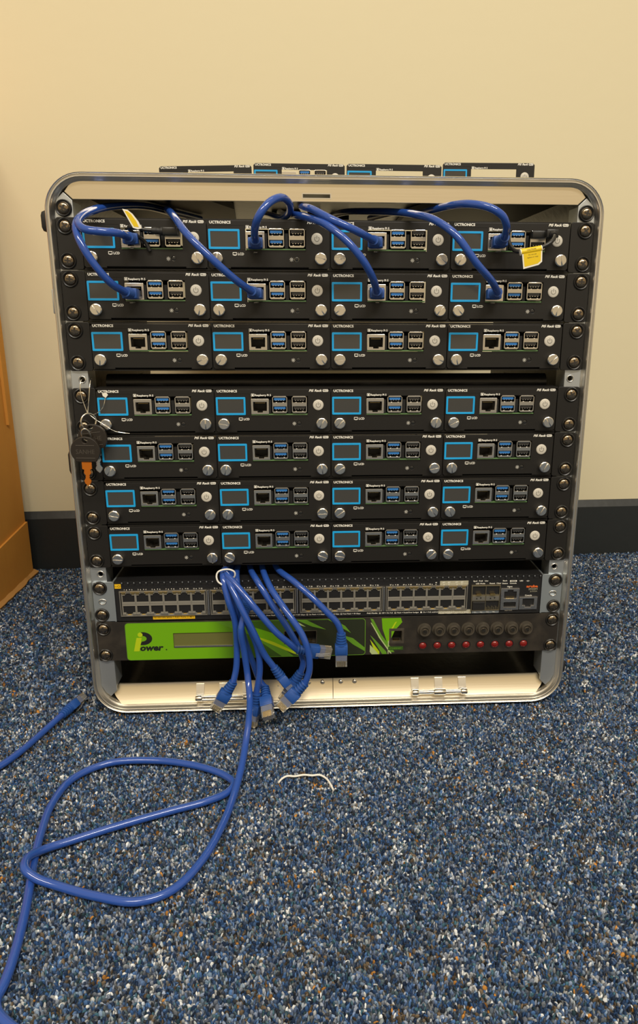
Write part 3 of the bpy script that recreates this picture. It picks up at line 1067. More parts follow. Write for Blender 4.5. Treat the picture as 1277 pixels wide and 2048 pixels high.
# optical cage: two by two, one stopped with a black plug
b = shape(MB(), [rect(144.4, 174.6, -379.2, -350.9), rect(145.6, 159.1, -361.6, -352.2), rect(160.0, 173.6, -361.6, -352.2), rect(145.6, 159.1, -378.4, -368.4), rect(160.0, 173.6, -378.4, -368.4)], -2.4, 0, bevel=0.15)
b.box(145, 174, -0.9, 0, -379, -351, mi=1)
cg = robj('optical_cage', b.mesh('optical_cage', ['cage_gold', 'cavity'], 35), sw)
for x in (145.6, 160.0):
    b = MB().box(x + 4.0, x + 9.0, -4.2, -1.5, -361.8, -360.0)
    robj('latch_spring', b.mesh('latch_spring', 'gold'), cg)
    b = MB()
    shape(b, [rect(x, x + 13.4, -367.6, -362.8)], -2.55, -2.4)
    for d, u in ((4.6, 1), (8.8, -1)):
        b.add([(x + d - 1, -2.6, -365.2 - u * 1), (x + d + 1, -2.6, -365.2 - u * 1), (x + d, -2.6, -365.2 + u)], [(0, 1, 2) if u > 0 else (0, 2, 1)], mi=1)
    robj('arrow_plate', b.mesh('arrow_plate', ['jack_metal', 'print_black']), cg)
b = MB().bbox(146.0, 159.0, -3.6, -1, -378.0, -368.8, 0.5)
b.box(148, 157, -3.9, -3.5, -371.0, -370.4)
robj('dust_plug', b.mesh('dust_plug', 'rubber_black'), cg)
b = MB()
for k in range(7):
    b.box(160.4 + k * 1.9, 161.4 + k * 1.9, -2.2, -0.9, -378.2, -375.8 + (k % 2) * 1.2)
robj('cage_finger', b.mesh('cage_finger', 'cage_gold'), cg)
# management and auxiliary sockets
b = shape(MB(), [rect(175.4, 194.6, -378.8, -355.0), [(178.8, -366.0), (191.8, -366.0), (191.8, -358.4), (188.2, -358.4), (188.2, -356.6), (182.4, -356.6), (182.4, -358.4), (178.8, -358.4)], rect(178.8, 191.6, -375.8, -370.2)], -2.6, 0, bevel=0.2)
b.box(176, 194, -0.8, 0, -378, -355.5, mi=1)
for k in range(8):
    b.box(181 + k * 1.15, 181.5 + k * 1.15, -1.8, -0.8, -365.6, -364.2, mi=2)
b.box(179.4, 191, -2.2, -0.8, -373.0, -371.4, mi=1)
robj('management_port', b.mesh('management_port', ['port_metal', 'cavity', 'gold'], 35), sw)
b = shape(MB(), [rect(195.2, 214.2, -378.6, -364.7), [(198.6, -366.6), (210.6, -366.6), (210.6, -374.2), (207.6, -374.2), (207.6, -376.2), (201.6, -376.2), (201.6, -374.2), (198.6, -374.2)]], -2.6, 0, bevel=0.2)
b.box(196, 213.6, -0.8, 0, -378, -365.4, mi=1)
robj('console_port', b.mesh('console_port', ['port_metal', 'cavity'], 35), sw)

# ================================================================== power distribution unit
pu = thing('power_controller', 'dusty black power unit with green leaf decal, display, fuses and red lamps', 'power unit', (0, 120, ZT - 428))
ol = rrect(-239.6, 239.6, -427.6, -384.6, 2.0)
jk = [rect(-49.0, -34.5, -412.5, -398.8), rect(-30.8, -16.2, -412.5, -398.8), rect(60.5, 75.2, -414.6, -398.6), rrect(-163, -102.3, -414.9, -398.0, 0.8, 3)]
b = shape(MB(), [ol] + jk, 0.0, 2.0, bevel=0.3)
robj('front_panel', b.mesh('front_panel', 'power_black', 40), pu)
b = MB().box(-215, 215, 14, 200, -427, -385.2)
robj('body', b.mesh('body', 'case_black'), pu)
for s in (-1, 1):
    for z in (-391.9, -421.0):
        screw(pu, s * 232.6, 0.0, z)
b = shape(MB(), [rrect(-210.8, 35.0, -427.3, -386.2, 3.2)] + jk[:2] + jk[3:], -0.25, 0.0)
dc = robj('leaf_decal', b.mesh('leaf_decal', 'green_fade'), pu)
b = shape(MB(), [rrect(39.5, 84.0, -427.3, -385.8, 3.2), jk[2]], -0.25, 0.0)
dc2 = robj('leaf_decal', b.mesh('leaf_decal_b', 'power_black'), pu)
# printed leaves
LV = [('green_mid', [(-120, -386.4), (-100, -386.4), (-60, -410), (-40, -427), (-52, -427), (-84, -402)], dc),
      ('green_bright', [(-84, -392), (-70, -397), (-52, -404), (-36, -421), (-30, -427.2), (-33, -427.2), (-60, -413), (-84, -400)], dc),
      ('green_lime', [(-86, -400.5), (-60, -410.5), (-34, -424.5), (-30, -427), (-40, -424), (-70, -409.5)], dc),
      ('green_pale', [(-42, -386.6), (-38, -386.4), (-27, -394), (-34, -391.5)], dc),
      ('green_mid', [(-36, -386.4), (-26, -386.4), (-6, -397.5), (-20, -394)], dc),
      ('green_mid', [(-4, -386.4), (2, -386.4), (14, -394), (20, -402), (12, -397)], dc),
      ('green_mid', [(10, -404), (22, -408), (34.4, -419), (34.4, -423), (22, -415)], dc),
      ('green_bright', [(52, -386.2), (72, -386.2), (73.5, -391), (66, -400), (60, -415), (58, -414), (53, -398)], dc2),
      ('green_lime', [(59.4, -414.5), (60.2, -414.5), (61, -404), (68, -390), (66, -391), (60, -402)], dc2),
      ('green_mid', [(40, -386), (43, -387), (52, -405), (66, -425), (62, -425), (49, -408)], dc2),
      ('green_pale', [(40.5, -391), (41.5, -391), (52, -410), (63, -426.5), (61.5, -426.5), (50, -409)], dc2),
      ('green_mid', [(40, -405), (44, -409), (57, -424), (58, -427), (53, -427)], dc2),
      ('green_lime', [(40, -410), (43, -414), (50, -424), (50, -427), (46, -427)], dc2),
      ('green_pale', [(40, -416), (47, -424), (49, -427), (42, -427), (39.8, -424)], dc2),
      ('green_pale', [(59, -412), (60, -412), (59.6, -427), (58.8, -427)], dc2)]
for k, (m, P, par) in enumerate(LV):
    b = shape(MB(), [P], -0.30 - 0.012 * k, -0.25)
    robj('printed_leaf', b.mesh('printed_leaf', m), par)
b = shape(MB(), [rrect(-211.1, 35.2, -427.5, -386.0, 3.4), rrect(-210.5, 34.6, -427.0, -386.5, 3.0)], -0.32, 0)
robj('decal_edge', b.mesh('decal_edge', 'green_mid'), dc)
# logo
b = MB()
shape(b, [[(-203.8, -417.3), (-198.2, -417.3), (-194.9, -402.4), (-200.2, -402.4)]], -0.36, -0.25)
shape(b, [circ(-196.3, -399.0, 2.5, 20)], -0.48, -0.25)
robj('logo_bar', b.mesh('logo_bar', 'green_lime'), dc)
b = MB()
arc = [(-194.0 + 9.6 * math.cos(a) , -403.3 + 7.2 * math.sin(a)) for a in [math.radians(98 - 205 * k / 18) for k in range(19)]]
arc += [(-194.6 + 4.6 * math.cos(a), -403.3 + 3.2 * math.sin(a)) for a in [math.radians(-95 + 190 * k / 14) for k in range(15)]]
shape(b, [arc], -0.36, -0.25)
text(b, 'ower', -197.4, -416.8, 6.6, -0.36, width=24.0, bold=0.42, shear=0.2)
shape(b, [circ(-170.7, -416.2, 0.75, 10)], -0.36, -0.25)
robj('logo_lettering', b.mesh('logo_lettering', 'print_black'), dc)
b = MB().box(-163, -102.3, 0.8, 1.6, -415, -398)
ds = robj('display', b.mesh('display', 'lcd_olive'), pu)
b = MB().box(-162.4, -102.8, 0.2, 0.9, -414.4, -412.8)
robj('display_edge', b.mesh('display_edge', 'alu'), ds)
for (x0, x1, z0, z1) in ((-49.6, -15.6, -413.2, -398.2), (60.0, 75.8, -415.2, -398.0)):
    loops = [rect(x0, x1, z0, z1)]
    loops += jk[:2] if x0 < 0 else [rect(62.4, 73.4, -412.8, -400.8)]
    b = shape(MB(), loops, -0.6, 9.5, bevel=0.15)
    b.box(x0, x1, 9.5, 10, z0, z1, mi=1)
    for c in ((-41.8, -23.5) if x0 < 0 else (67.9,)):
        for k in range(6):
            b.box(c - 3.2 + k * 1.15, c - 2.6 + k * 1.15, 0.5, 6, z0 + 2.6, z0 + 3.4, mi=2)
    robj('socket', b.mesh('socket', ['dusty_black', 'cavity', 'gold'], 35), pu)
b = shape(MB(), [rrect(59.2, 75.0, -422.6, -418.6, 0.4, 2)], -0.5, 0)
lb = robj('green_label', b.mesh('green_label', 'green_dark'), pu)
b = text(MB(), 'ETHERNET', 60.8, -421.4, 1.6, -0.55, width=12.6)
robj('lettering', b.mesh('lettering', 'green_mid'), lb)
b = MB().lathe([(0, -5.4), (2.6, -5.4), (2.9, -5.0), (2.9, -4.2), (4.2, -4.2), (4.4, -5.6), (5.4, -5.6), (5.9, -4.6), (6.0, -1.4), (7.3, -1.2), (7.4, 0)], 24)
FUSE = b.mesh('fuse_holder', 'dusty_black', 40)
FSLOT = MB().box(-2.2, 2.2, -5.6, -5.2, -0.4, 0.4).mesh('fuse_slot', 'cavity')
FCORE = MB().lathe([(0, -5.48), (2.4, -5.48), (2.6, -5.2)], 18).mesh('fuse_core', 'screw_dark', 40)
RED = MB().lathe([(0, -2.6), (1.8, -2.3), (3.2, -1.5), (4.0, -0.4), (4.2, 0)], 22).mesh('indicator_lamp', 'lens_red', 60)
RIM_ = MB().lathe([(4.0, -0.6), (4.7, -0.8), (5.0, 0)], 22).mesh('lamp_ring', 'rubber_black', 60)
for k in range(8):
    o = obj('fuse_holder', FUSE)
    o.location = Vector((96.9 + 15.43 * k, 0, -400.2 + ZT)) * MM - wloc(pu)
    o.parent = pu
    o.rotation_euler = (0, rng.uniform(0.7, 1.6), 0)
    obj('fuse_core', FCORE, o)
    obj('fuse_slot', FSLOT, o)
    o = obj('indicator_lamp', RED)
    o.location = Vector((95.8 + 15.4 * k, 0, -418.6 + ZT)) * MM - wloc(pu)
    o.parent = pu
    obj('lamp_ring', RIM_, o)

# cable runs (mm)
UP = {
  'A': [(-176.8, 12.0, -18.5), (-172.9, -27.0, -18.6), (-176.9, -44.0, -17.1), (-188.5, -52.0, -16.8), (-200.3, -52.0, -15.4), (-208.2, -44.0, -10.4), (-209.8, -28.0, -2.9), (-203.6, 0.0, 6.2), (-192.5, 32.0, 13.3), (-176.8, 70.0, 18.3), (-160.0, 110.0, 22.3), (-137.9, 170.0, 27.6)],
  'B': [(-177.2, 12.0, -66.0), (-178.9, -27.0, -63.3), (-186.4, -42.0, -56.5), (-197.6, -50.0, -40.7), (-206.5, -50.0, -24.1), (-211.0, -42.0, -11.8), (-210.6, -22.0, -1.0), (-203.4, 8.0, 8.4), (-192.1, 44.0, 14.8), (-174.0, 80.0, 19.7), (-158.3, 130.0, 24.8)],
  'C': [(-64.9, 12.0, -66.4), (-70.2, -27.0, -62.0), (-81.9, -42.0, -53.5), (-100.8, -52.0, -36.6), (-119.6, -46.0, -18.3), (-132.6, -22.0, -3.4), (-142.1, 8.0, 5.7), (-151.6, 45.0, 12.8), (-158.3, 100.0, 20.5)],
  'D': [(-68.1, 12.0, -22.7), (-65.5, -26.0, -20.0), (-64.3, -46.0, -13.2), (-60.2, -55.0, -4.2), (-52.0, -52.0, 6.2), (-43.3, -42.0, 11.8), (-36.7, -22.0, 11.1), (-36.1, 4.0, 6.3), (-43.2, 30.0, 4.2), (-56.9, 70.0, 11.4), (-69.5, 120.0, 19.6)],
  'E': [(44.3, 12.0, -21.0), (36.1, -27.0, -19.3), (19.6, -46.0, -13.6), (-1.3, -46.0, -4.8), (-16.8, -26.0, 5.2), (-24.5, 4.0, 12.2), (-27.3, 40.0, 17.8), (-22.7, 100.0, 23.8)],
  'F': [(44.9, 12.0, -66.0), (39.7, -27.0, -61.5), (34.3, -46.0, -51.4), (24.9, -56.0, -37.6), (10.7, -56.0, -22.0), (-5.4, -46.0, -9.2), (-20.2, -20.0, -0.9), (-31.8, 10.0, 4.6), (-41.7, 45.0, 8.6), (-48.1, 100.0, 17.4)],
  'G': [(151.8, 12.0, -21.9), (151.2, -27.0, -15.9), (148.4, -42.0, -8.5), (142.9, -48.0, -1.3), (132.4, -48.0, 4.8), (117.5, -38.0, 9.1), (104.7, -16.0, 10.6), (94.0, 14.0, 10.6), (85.6, 50.0, 12.3), (69.3, 100.0, 19.1), (47.8, 150.0, 25.0)],
  'H': [(150.0, 12.0, -65.5), (147.7, -27.0, -61.9), (137.5, -44.0, -53.2), (121.4, -56.0, -40.1), (102.2, -56.0, -17.4), (87.4, -42.0, -4.7), (74.4, -14.0, 3.2), (59.8, 20.0, 9.2), (40.2, 60.0, 14.4), (18.0, 100.0, 18.6), (-1.1, 150.0, 24.5)],
}
DN = {
  'a': [(-105.1, 70.0, -356.3), (-107.6, 10.0, -334.4), (-107.8, -14.0, -331.2), (-102.7, -24.0, -351.5), (-96.8, -24.0, -375.1), (-95.9, -24.0, -401.1), (-97.0, -27.0, -424.4), (-100.2, -30.0, -438.8), (-123.2, -31.0, -473.7)],
  'c': [(-94.0, 70.0, -356.5), (-96.6, 10.0, -337.4), (-95.0, -8.0, -340.2), (-93.1, -14.0, -357.0), (-83.7, -24.0, -379.7), (-75.3, -28.0, -402.4), (-73.5, -28.0, -427.3), (-77.6, -30.0, -451.8), (-81.8, -32.0, -475.6)],
  'd': [(-99.5, 70.0, -356.4), (-102.6, 10.0, -335.6), (-101.0, -8.0, -340.6), (-95.0, -15.0, -370.0), (-88.6, -15.0, -400.2), (-81.3, -16.0, -425.0), (-73.7, -18.0, -446.8), (-69.7, -19.0, -451.5), (-65.7, -44.0, -465.3)],
  'e': [(-96.8, 70.0, -356.5), (-104.6, 10.0, -334.5), (-102.8, -16.0, -332.7), (-90.4, -33.0, -354.3), (-76.6, -36.0, -385.0), (-67.8, -32.0, -408.8), (-59.3, -30.0, -423.3), (-45.7, -32.0, -443.8)],
  'f': [(-99.5, 70.0, -355.3), (-106.3, 12.0, -334.1), (-105.0, -12.0, -328.9), (-91.4, -26.0, -339.4), (-74.8, -36.0, -357.5), (-56.0, -38.0, -381.3), (-43.7, -34.0, -395.3), (-36.0, -30.0, -404.6), (-4.9, -24.0, -411.7)],
  'g': [(-88.5, 70.0, -355.5), (-82.7, 14.0, -338.0), (-74.0, -10.0, -339.8), (-59.7, -20.0, -360.5), (-45.2, -23.0, -383.8), (-34.6, -22.0, -406.4), (-29.8, -20.0, -424.3), (-32.5, -20.0, -435.0), (-48.8, -22.0, -461.9)],
  'h': [(-74.7, 70.0, -355.7), (-70.4, 14.0, -338.3), (-61.1, -14.0, -344.8), (-44.5, -36.0, -361.9), (-30.1, -44.0, -382.3), (-24.1, -46.0, -402.8), (-23.8, -46.0, -420.1), (-27.9, -46.0, -433.1), (-50.4, -48.0, -455.6)],
  'i': [(-63.6, 70.0, -355.9), (-55.0, 14.0, -338.0), (-38.2, -10.0, -339.9), (-20.0, -22.0, -352.5), (-5.3, -26.0, -367.1), (4.6, -26.0, -378.7), (8.6, -26.0, -389.6), (8.6, -26.0, -431.7)],
}
LONG = [(-86.2, 10.0, -359.5), (-86.8, -28.0, -366.0), (-90.4, -33.0, -381.8), (-88.1, -30.0, -406.5), (-85.4, -32.0, -433.1), (-82.7, -48.0, -449.0), (-82.1, -72.0, -456.3), (-84.0, -95.0, -468.2), (-86.0, -117.8, -476.0), (-90.2, -146.3, -483.0), (-96.3, -181.0, -485.0), (-107.3, -219.1, -485.0), (-125.0, -247.6, -485.0), (-148.0, -256.9, -485.0), (-177.7, -250.8, -485.0), (-207.2, -241.0, -484.0), (-225.6, -236.2, -480.0), (-234.8, -231.4, -476.0), (-237.6, -219.1, -477.0), (-230.8, -203.2, -483.0), (-215.1, -193.0, -485.0), (-185.4, -179.2, -485.0), (-146.2, -163.2, -485.0), (-112.5, -150.4, -485.0), (-96.6, -140.0, -485.0), (-92.1, -127.9, -485.0), (-101.3, -116.1, -485.0), (-128.2, -100.7, -485.0), (-169.1, -90.1, -485.0), (-212.2, -92.5, -485.0), (-237.5, -113.9, -485.0), (-244.4, -148.6, -485.0), (-240.8, -184.9, -485.0), (-235.8, -213.3, -485.0), (-230.6, -234.9, -485.0), (-224.3, -262.4, -485.0), (-218.2, -298.9, -485.0), (-216.7, -319.3, -485.0), (-217.2, -328.7, -485.0), (-213.6, -336.0, -485.0), (-205.3, -343.7, -485.0), (-187.2, -355.2, -485.0)]
LOOSE = [(-266.6, 30.3, -481.0), (-279.5, -11.3, -482.0), (-290.3, -37.8, -485.0), (-299.0, -66.7, -485.0), (-310.2, -91.1, -485.0), (-328.0, -112.0, -485.0), (-349.6, -130.0, -485.0)]

# ================================================================== patch cables
CRAD = 3.25
# plug coordinates: x = 0 at the cable end of the boot, pointing along +x; clip on +z
def plug_meshes():
    b = MB()
    prof = []
    x = 0
    prof = [(0, 3.2), (0.0, 4.5), (1.5, 4.7), (1.8, 3.5), (2.9, 3.5), (3.1, 4.8), (4.5, 4.9), (4.8, 3.7), (5.9, 3.7), (6.1, 5.1), (7.5, 5.2), (7.8, 4.0), (8.9, 4.0), (9.1, 5.4), (10.5, 5.5), (10.8, 4.3), (12.0, 4.3), (12.3, 5.5), (13.6, 5.6)]
    T = Matrix.Rotation(-math.pi / 2, 4, 'Z')
    b.lathe([(0, -0.01)] + [(r, xx) for xx, r in prof] + [(0, 13.6)], 16, T=Matrix(((0, 1, 0, 0), (1, 0, 0, 0), (0, 0, 0.92, 0), (0, 0, 0, 1))))
    b.bbox(13.2, 24.5, -6.4, 6.4, -4.4, 4.2, 0.7)
    b.bbox(15.5, 23.0, -4.6, 4.6, -4.75, 4.5, 0.3)
    boot = b.mesh('plug_boot', 'boot_blue', 40)
    b = MB().bbox(24.3, 38.0, -5.85, 5.85, -3.9, 3.4, 0.4)
    body = b.mesh('plug_body', 'clear_plastic')
    b = MB().box(24.4, 30.6, -5.3, 5.3, -3.5, 3.0)
    core = b.mesh('wire_core', 'boot_blue')
    b = MB()
    for k in range(8):
        b.box(31.5, 37.6, -4.1 + k * 1.1, -3.5 + k * 1.1, -4.05, -1.4)
    con = b.mesh('plug_contact', 'gold')
    b = MB()
    P = [(36.5, 3.3), (37.6, 3.3), (34, 5.2), (26, 7.4), (19.5, 8.0), (19.5, 7.1), (26, 6.5), (33, 4.4)]
    vs = [(x, y, z) for y in (-1.6, 1.6) for x, z in P]
    n = len(P)
    b.add(vs, [tuple(range(n)), tuple(reversed(range(n, 2 * n)))] + [(k, k + n, (k + 1) % n + n, (k + 1) % n) for k in range(n)])
    clip = b.mesh('plug_clip', 'clear_plastic')
    for me in (boot, body, core, con, clip):
        me.transform(Matrix.Diagonal((0.94, 1, 1, 1)))
    return boot, body, core, con, clip


PBOOT, PBODY, PCORE, PCON, PCLIP = plug_meshes()


def add_plug(t, p0, p1, up=(0, 0, 1), roll=0.0):
    """p0 = cable end of the boot, p1 = a point the plug points at (rack mm)"""
    X = (Vector(p1) - Vector(p0)).normalized()
    Z = Vector(up)
    Z = (Z - X * Z.dot(X)).normalized()
    Yv = Z.cross(X)
    Rm = Matrix((X, Yv, Z)).transposed()
    Rm = Rm @ Matrix.Rotation(roll, 3, 'X')
    bo = obj('plug_boot', PBOOT)
    bo.location = (Vector(p0) + Vector((0, 0, ZT))) * MM - wloc(t)
    bo.rotation_euler = Rm.to_euler()
    bo.parent = t
    bd = obj('plug_body', PBODY)
    bd.location = bo.location
    bd.rotation_euler = bo.rotation_euler
    bd.parent = t
    for nm, me in (('wire_core', PCORE), ('plug_contact', PCON), ('plug_clip', PCLIP)):
        obj(nm, me, bd)


def patch_cable(label, pts, plug_from, plug_to, group, up=(0, 0, 1), roll=0.0):
    base = min(pts, key=lambda p: p[2])
    t = thing('patch_cable', label, 'cable', (base[0], base[1], base[2] + ZT), group)
    path = spline(pts, 3.0)
    robj('cord', MB().tube(path, CRAD, 12).mesh('cord', 'cable_blue', 70), t)
    if plug_from is not None:
        add_plug(t, plug_from, plug_to, up, roll)
    return t


UPL = {'A': 'blue cable in the leftmost module of the top row, looping round at the left',
       'B': 'blue cable plugged into the leftmost module of the second row, past the top left module',
       'C': 'blue cable slanting down across the left to the second module of the second row',
       'D': 'blue cable arching in a tight hook up from the second module of the top row',
       'E': 'blue cable slanting from under the top band to the third module of the top row',
       'F': 'blue cable sweeping down to the third module of the second row',
       'G': 'blue cable arching over to the rightmost module of the top row',
       'H': 'blue cable sweeping down to the rightmost module of the second row'}
for k, P in UP.items():
    P = [(x, y, min(z, 10.6 if -4 < y < 9 else (14.0 if y < 30 else 18.5) if y > 0 else z)) for x, y, z in P]
    patch_cable(UPL[k], P[1:], P[1], P[0], 'blue cables in the upper rows', up=(0, 0, -1))
DNL = {'a': 'hanging blue cable whose plug points down over the left hinge, leftmost of the bundle',
       'c': 'hanging blue cable with its plug half hidden behind the long cable',
       'd': 'hanging blue cable with its plug pointing straight down, right of the long cable',
       'e': 'hanging blue cable with plug pointing down to the right, above the bottom band',
       'f': 'blue cable whose plug points level to the right in front of the green decal',
       'g': 'blue cable ending behind another plug left of the rivets',
       'h': 'foremost curving blue cable whose plug points down left beside the rivets',
       'i': 'rightmost hanging blue cable with plug pointing straight down before the decal'}
DROLL = {'a': 0, 'c': 0.4, 'd': 0, 'e': -1.9, 'f': 3.14, 'g': 0.3, 'h': 0.3, 'i': 0}
for k, P in DN.items():
    P = [list(p) for p in P]
    P[0][2] = -333.8 + (1.5 if k in 'af' else -0.8)
    P[1][2] = -333.8 + (2.5 if k in 'af' else -1.5)
    P = [tuple(p) for p in P]
    # contacts face the viewer on most plugs, so the clip side is turned away
    patch_cable(DNL[k], P[:-1], P[-2], P[-1], 'blue cables hanging below the modules', up=(0, 1, 0), roll=DROLL[k])
L = LONG
lc = patch_cable('long blue cable plugged into the switch and looping over the carpet', L[1:], L[1], L[0], None, up=(0, 0, 1))
lo = patch_cable('loose blue cable end lying on the carpet left of the case', LOOSE[1:], LOOSE[1], LOOSE[0], None, up=(0.3, 0, 1), roll=2.2)


# ------------------------------------------------------------------ black USB leads with yellow tags
def ring_pts(c, r, u, w, n=24):
    return [Vector(c) + r * (math.cos(2 * math.pi * k / n) * Vector(u) + math.sin(2 * math.pi * k / n) * Vector(w)) for k in range(n)]


t = thing('usb_lead', 'black right-angle lead with yellow tag in the leftmost module of the top row', 'cable', (-139, -12, ZT - 16))
b = MB().bbox(-146.5, -133, -14, 6, -15.6, -8.9, 1.2)
robj('plug_shell', b.mesh('plug_shell', 'cable_black', 40), t)
b = MB()
b.tube([(-146, -9, -12), (-148.5, -10, -12), (-149, -10, -12), (-152, -10.5, -11.8), (-152.5, -10.5, -11.8), (-156, -11, -11.6)], [3.6, 3.6, 2.9, 2.9, 3.3, 2.6], 14)
robj('strain_relief', b.mesh('strain_relief', 'rubber_black', 50), t)
b = MB().tube(spline([(-154, -11, -11.7), (-162, -13, -11.2), (-170, -14, -9.6), (-175, -12, -9.5), (-172, -8, -14), (-164, -4, -20), (-160, -3, -28)], 2), 1.7, 10)
robj('cord', b.mesh('cord_b', 'cable_black', 60), t)
b = MB()
a0 = [(-170.5, -10.2), (-163.5, -12.5), (-165.0, -8.0), (-171.5, 2.0), (-176.0, 4.8), (-178.5, 5.0)]
a1 = [(-178.5, 5.0), (-170.5, -10.2), (-166.5, -11.4), (-163.0, -10.5), (-165.5, -5.0), (-170.0, 1.0), (-174.0, 4.2)]
shape(b, [a1], -16.2, -15.9)
tg = robj('tag', b.mesh('tag', 'tag_white'), t)
b = MB()
shape(b, [[(-176.6, 3.4), (-169.6, -9.2), (-165.4, -9.6), (-167.5, -4.6), (-171.5, 1.0), (-174.0, 3.0)]], -16.35, -16.2)
robj('tag_print', b.mesh('tag_print', 'tag_yellow'), tg)

t = thing('usb_lead', 'black right-angle lead with hanging yellow caution tag in the rightmost top module', 'cable', (190, -14, ZT - 32))
b = MB().bbox(181.6, 196, -9, 6, -14.8, -8.6, 0.8)
b.bbox(192.5, 203.5, -15, -6, -15.0, -7.8, 1.0)
robj('plug_shell', b.mesh('plug_shell_b', 'cable_black', 40), t)
b = MB().tube([(198, -13, -11.6), (198, -17, -12.4), (198, -17.5, -12.5), (197.6, -20, -13.4)], [3.5, 3.3, 2.6, 2.3], 14)
robj('strain_relief', b.mesh('strain_relief_b', 'rubber_black', 50), t)
cp = [(197.8, -19, -13), (196.4, -24, -16), (192, -27, -20.4), (187, -27.5, -23.2), (182, -27, -25.2), (168, -24, -27.4), (163, -20, -26.5), (160, -12, -20), (160.5, -4, -12)]
b = MB().tube(spline(cp, 2), 1.75, 10)
robj('cord', b.mesh('cord_c', 'cable_black', 60), t)
Tg = tr(175.2, -27.2, -26.8) @ ry(math.radians(-10))
b = MB()
b.tube([(-9.6, 0, 0), (9.6, 0, 0)], 2.7, 16, T=Tg)
tg = robj('tag', b.mesh('tag_roll', 'tag_yellow', 60), t)
b = MB()
for s in (-1, 1):
    b.tube([(s * 9.0, 0, 0), (s * 9.7, 0, 0)], 2.85, 16, T=Tg)
robj('tag_end', b.mesh('tag_end', 'tag_white', 60), tg)
b = MB()
shape(b, [[(-8.6, -1.5), (9.6, -1.5), (8.4, -11.0), (5.0, -13.2), (-8.8, -14.4)]], -1.9, -1.6, T=Tg)
fg = robj('tag_flag', b.mesh('tag_flag', 'tag_white'), tg)
b = MB()
shape(b, [[(-7.4, -1.8), (8.4, -1.8), (7.2, -10.0), (4.4, -11.8), (-7.6, -12.8)]], -2.05, -1.9, T=Tg)
robj('tag_print', b.mesh('tag_print_b', 'tag_yellow'), fg)
b = MB()
text(b, 'CAUTION', -4.2, 0.1, 1.5, -2.74, width=8, T=Tg)
text(b, 'Do not use', -3.0, -4.0, 1.1, -2.1, width=7, T=Tg)
text(b, 'replace or copy', -4.6, -6.2, 1.2, -2.1, width=10, T=Tg)
robj('tag_lettering', b.mesh('tag_lettering', 'print_black'), fg)

# ------------------------------------------------------------------ keys on a wire
t = thing('wire_loop', 'thin twisted wire looped through the rail hole, holding the key rings', 'wire', (-226, -8, ZT - 172))
b = MB()
b.tube(spline([(-231.2, 8, -140.6), (-231.2, -1.5, -141.6), (-231.6, -4, -147), (-231.2, -5, -154), (-228.8, -5.5, -164), (-226.6, -6, -171)], 1.5), 0.42, 6)
b.tube(spline([(-223.6, 6, -140.5), (-223.0, 1.5, -141.0), (-223.3, -3, -147), (-224.2, -4.6, -156), (-225.8, -5.5, -167), (-226.4, -6, -171.2)], 1.5), 0.42, 6)
b.tube(spline([(-226.4, -6, -171.2), (-223, -6.5, -172.3), (-217, -6.5, -170.5), (-212.5, -5, -166), (-210.5, -3.6, -159.8), (-209.8, -3, -155.4)], 1.5), 0.36, 6)
b.tube(spline([(-226.4, -6, -171.2), (-221, -7.0, -175.5), (-211, -7.5, -182.5), (-204, -7, -187.2), (-198, -6, -189.2), (-190, -4, -190.4)], 1.5), 0.36, 6)
robj('wire', b.mesh('wire', 'steel_wire', 60), t)
b = MB()
shape(b, [[(-212.6, -153.0), (-208.6, -152.4), (-207.2, -154.6), (-209.4, -157.2), (-212.0, -155.6)]], -3.6, -2.6, bevel=0.2)
robj('seal', b.mesh('seal', 'tag_white'), t)
b = MB().tube([(-226.4, -7.6, -171.2), (-226.4, -4.5, -171.2)], 0.9, 8)
robj('knot', b.mesh('knot', 'steel_wire', 60), t)
t = tag(robj('key_ring', MB().tube(ring_pts((-225.4, -9, -178.2), 7.4, (0.72, 0.69, 0), (0, 0.0, 1), 32), 0.8, 8, closed=True).mesh('key_ring', 'steel_wire', 60)), 'upper steel key ring hanging on the thin wire', 'key ring', 'key rings')
t = tag(robj('key_ring', MB().tube(ring_pts((-226.4, -17, -189.6), 6.2, (0.6, 0.1, 0), (0, -0.45, 1.0), 32), 0.8, 8, closed=True).mesh('key_ring_b', 'steel_wire', 60)), 'lower steel key ring through the front key', 'key ring', 'key rings')


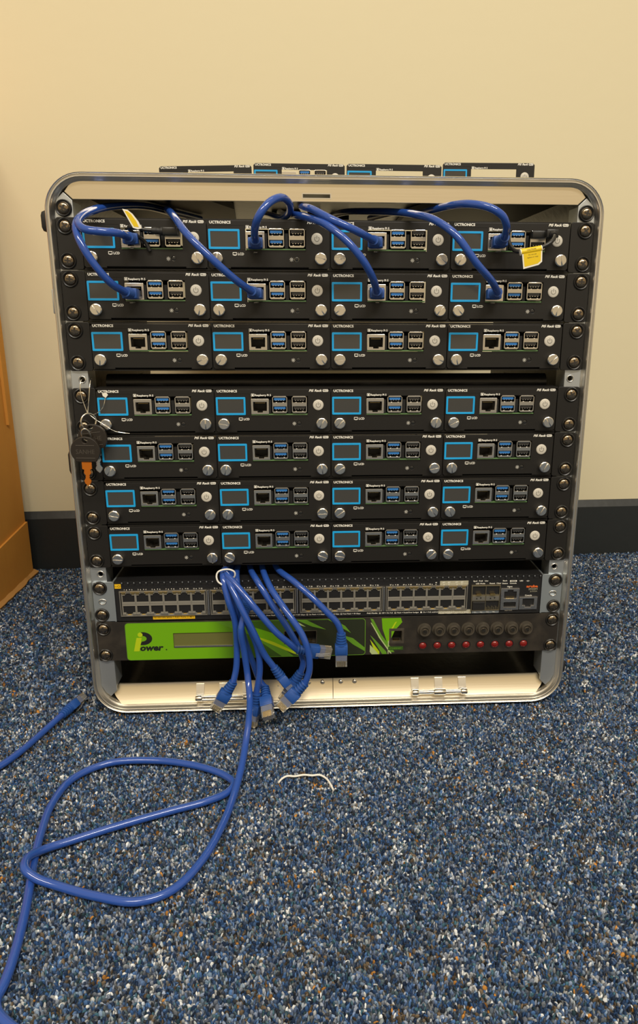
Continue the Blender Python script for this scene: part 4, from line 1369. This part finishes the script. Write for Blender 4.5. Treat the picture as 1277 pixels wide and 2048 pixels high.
def key(label, cx, cy, cz, rot, blade_mat, front):
    t = thing('key', label, 'key', (cx, cy, cz + ZT - 11), 'keys hanging at the left rail')
    T = tr(0, 0, 11) @ ry(rot)
    R_ = 13.4
    out = [(R_ * math.cos(a), R_ * math.sin(a)) for a in [math.radians(-24 + 228 * k / 26) for k in range(27)]]
    out += [(-9.0, -10.2), (9.0, -10.2)]
    b = shape(MB(), [out, circ(0, 9.6, 2.3, 14)], -1.9, 1.9, bevel=0.6, T=T)
    hd = obj('key_head', b.mesh('key_head', 'key_plastic', 40), t)
    b = MB()
    for z, w in ((5.2, 8.4), (-6.6, 8.8)):
        b.bbox(-w, w, -2.3, -1.8, z - 0.3, z + 0.3, 0.12, T=T)
    text(b, 'SANHE', -8.4, -2.6, 4.2, -2.1, width=16.8, T=T)
    obj('embossing', b.mesh('embossing', 'key_emboss'), hd)
    B = [(-4.4, -10.0), (4.4, -10.0), (4.4, -17.0), (2.8, -17.8), (3.4, -21), (1.6, -23.5), (2.0, -24.6), (1.4, -25.4), (3.2, -28.6), (2.6, -30.6), (0, -33.4), (-2.6, -30.6), (-3.2, -28.2), (-1.6, -25.4), (-2.0, -24.6), (-1.4, -23.4), (-3.0, -20.8), (-2.6, -17.8), (-4.4, -17.0)]
    b = shape(MB(), [B], -0.9, 0.9, bevel=0.25, T=T)
    obj('key_blade', b.mesh('key_blade', blade_mat, 40), t)
    return t


key('front key with round black head and orange blade', -227.2, -19.5, -203.8, 0.02, 'key_orange', True)
key('rear key with round black head and silver blade, partly hidden', -222.2, -11.5, -193.5, -0.12, 'key_silver', False)

# ------------------------------------------------------------------ white ties
t = tag(robj('wire_tie', MB().tube(spline([(-108, -21.5, -337.5), (-112, -20.5, -334.5), (-113.4, -19, -329.5), (-112, -18, -325.6), (-107, -17, -323.6), (-101, -16, -323.8), (-96.4, -15, -326.6), (-96.0, -14, -331), (-98.2, -13, -334.5), (-100, -16, -336)], 1.5), 0.9, 8).mesh('wire_tie', 'string_white', 60)), 'white plastic-coated wire tied round the hanging blue cable bundle', 'wire tie')
t = tag(robj('string', MB().tube(spline([(-52.6, -124.5, -488.2), (-49.5, -119.5, -487.8), (-45, -116.6, -487.4), (-38, -117.6, -487.2), (-30, -116.5, -486.8), (-22, -117.6, -486.9), (-15.5, -116.8, -487.2), (-9.5, -122, -487.4), (-6, -130, -487.6), (-3.6, -137.5, -488.2)], 1.5), 0.95, 8).mesh('string', 'string_white', 60)), 'short curved white string lying on the carpet', 'string')
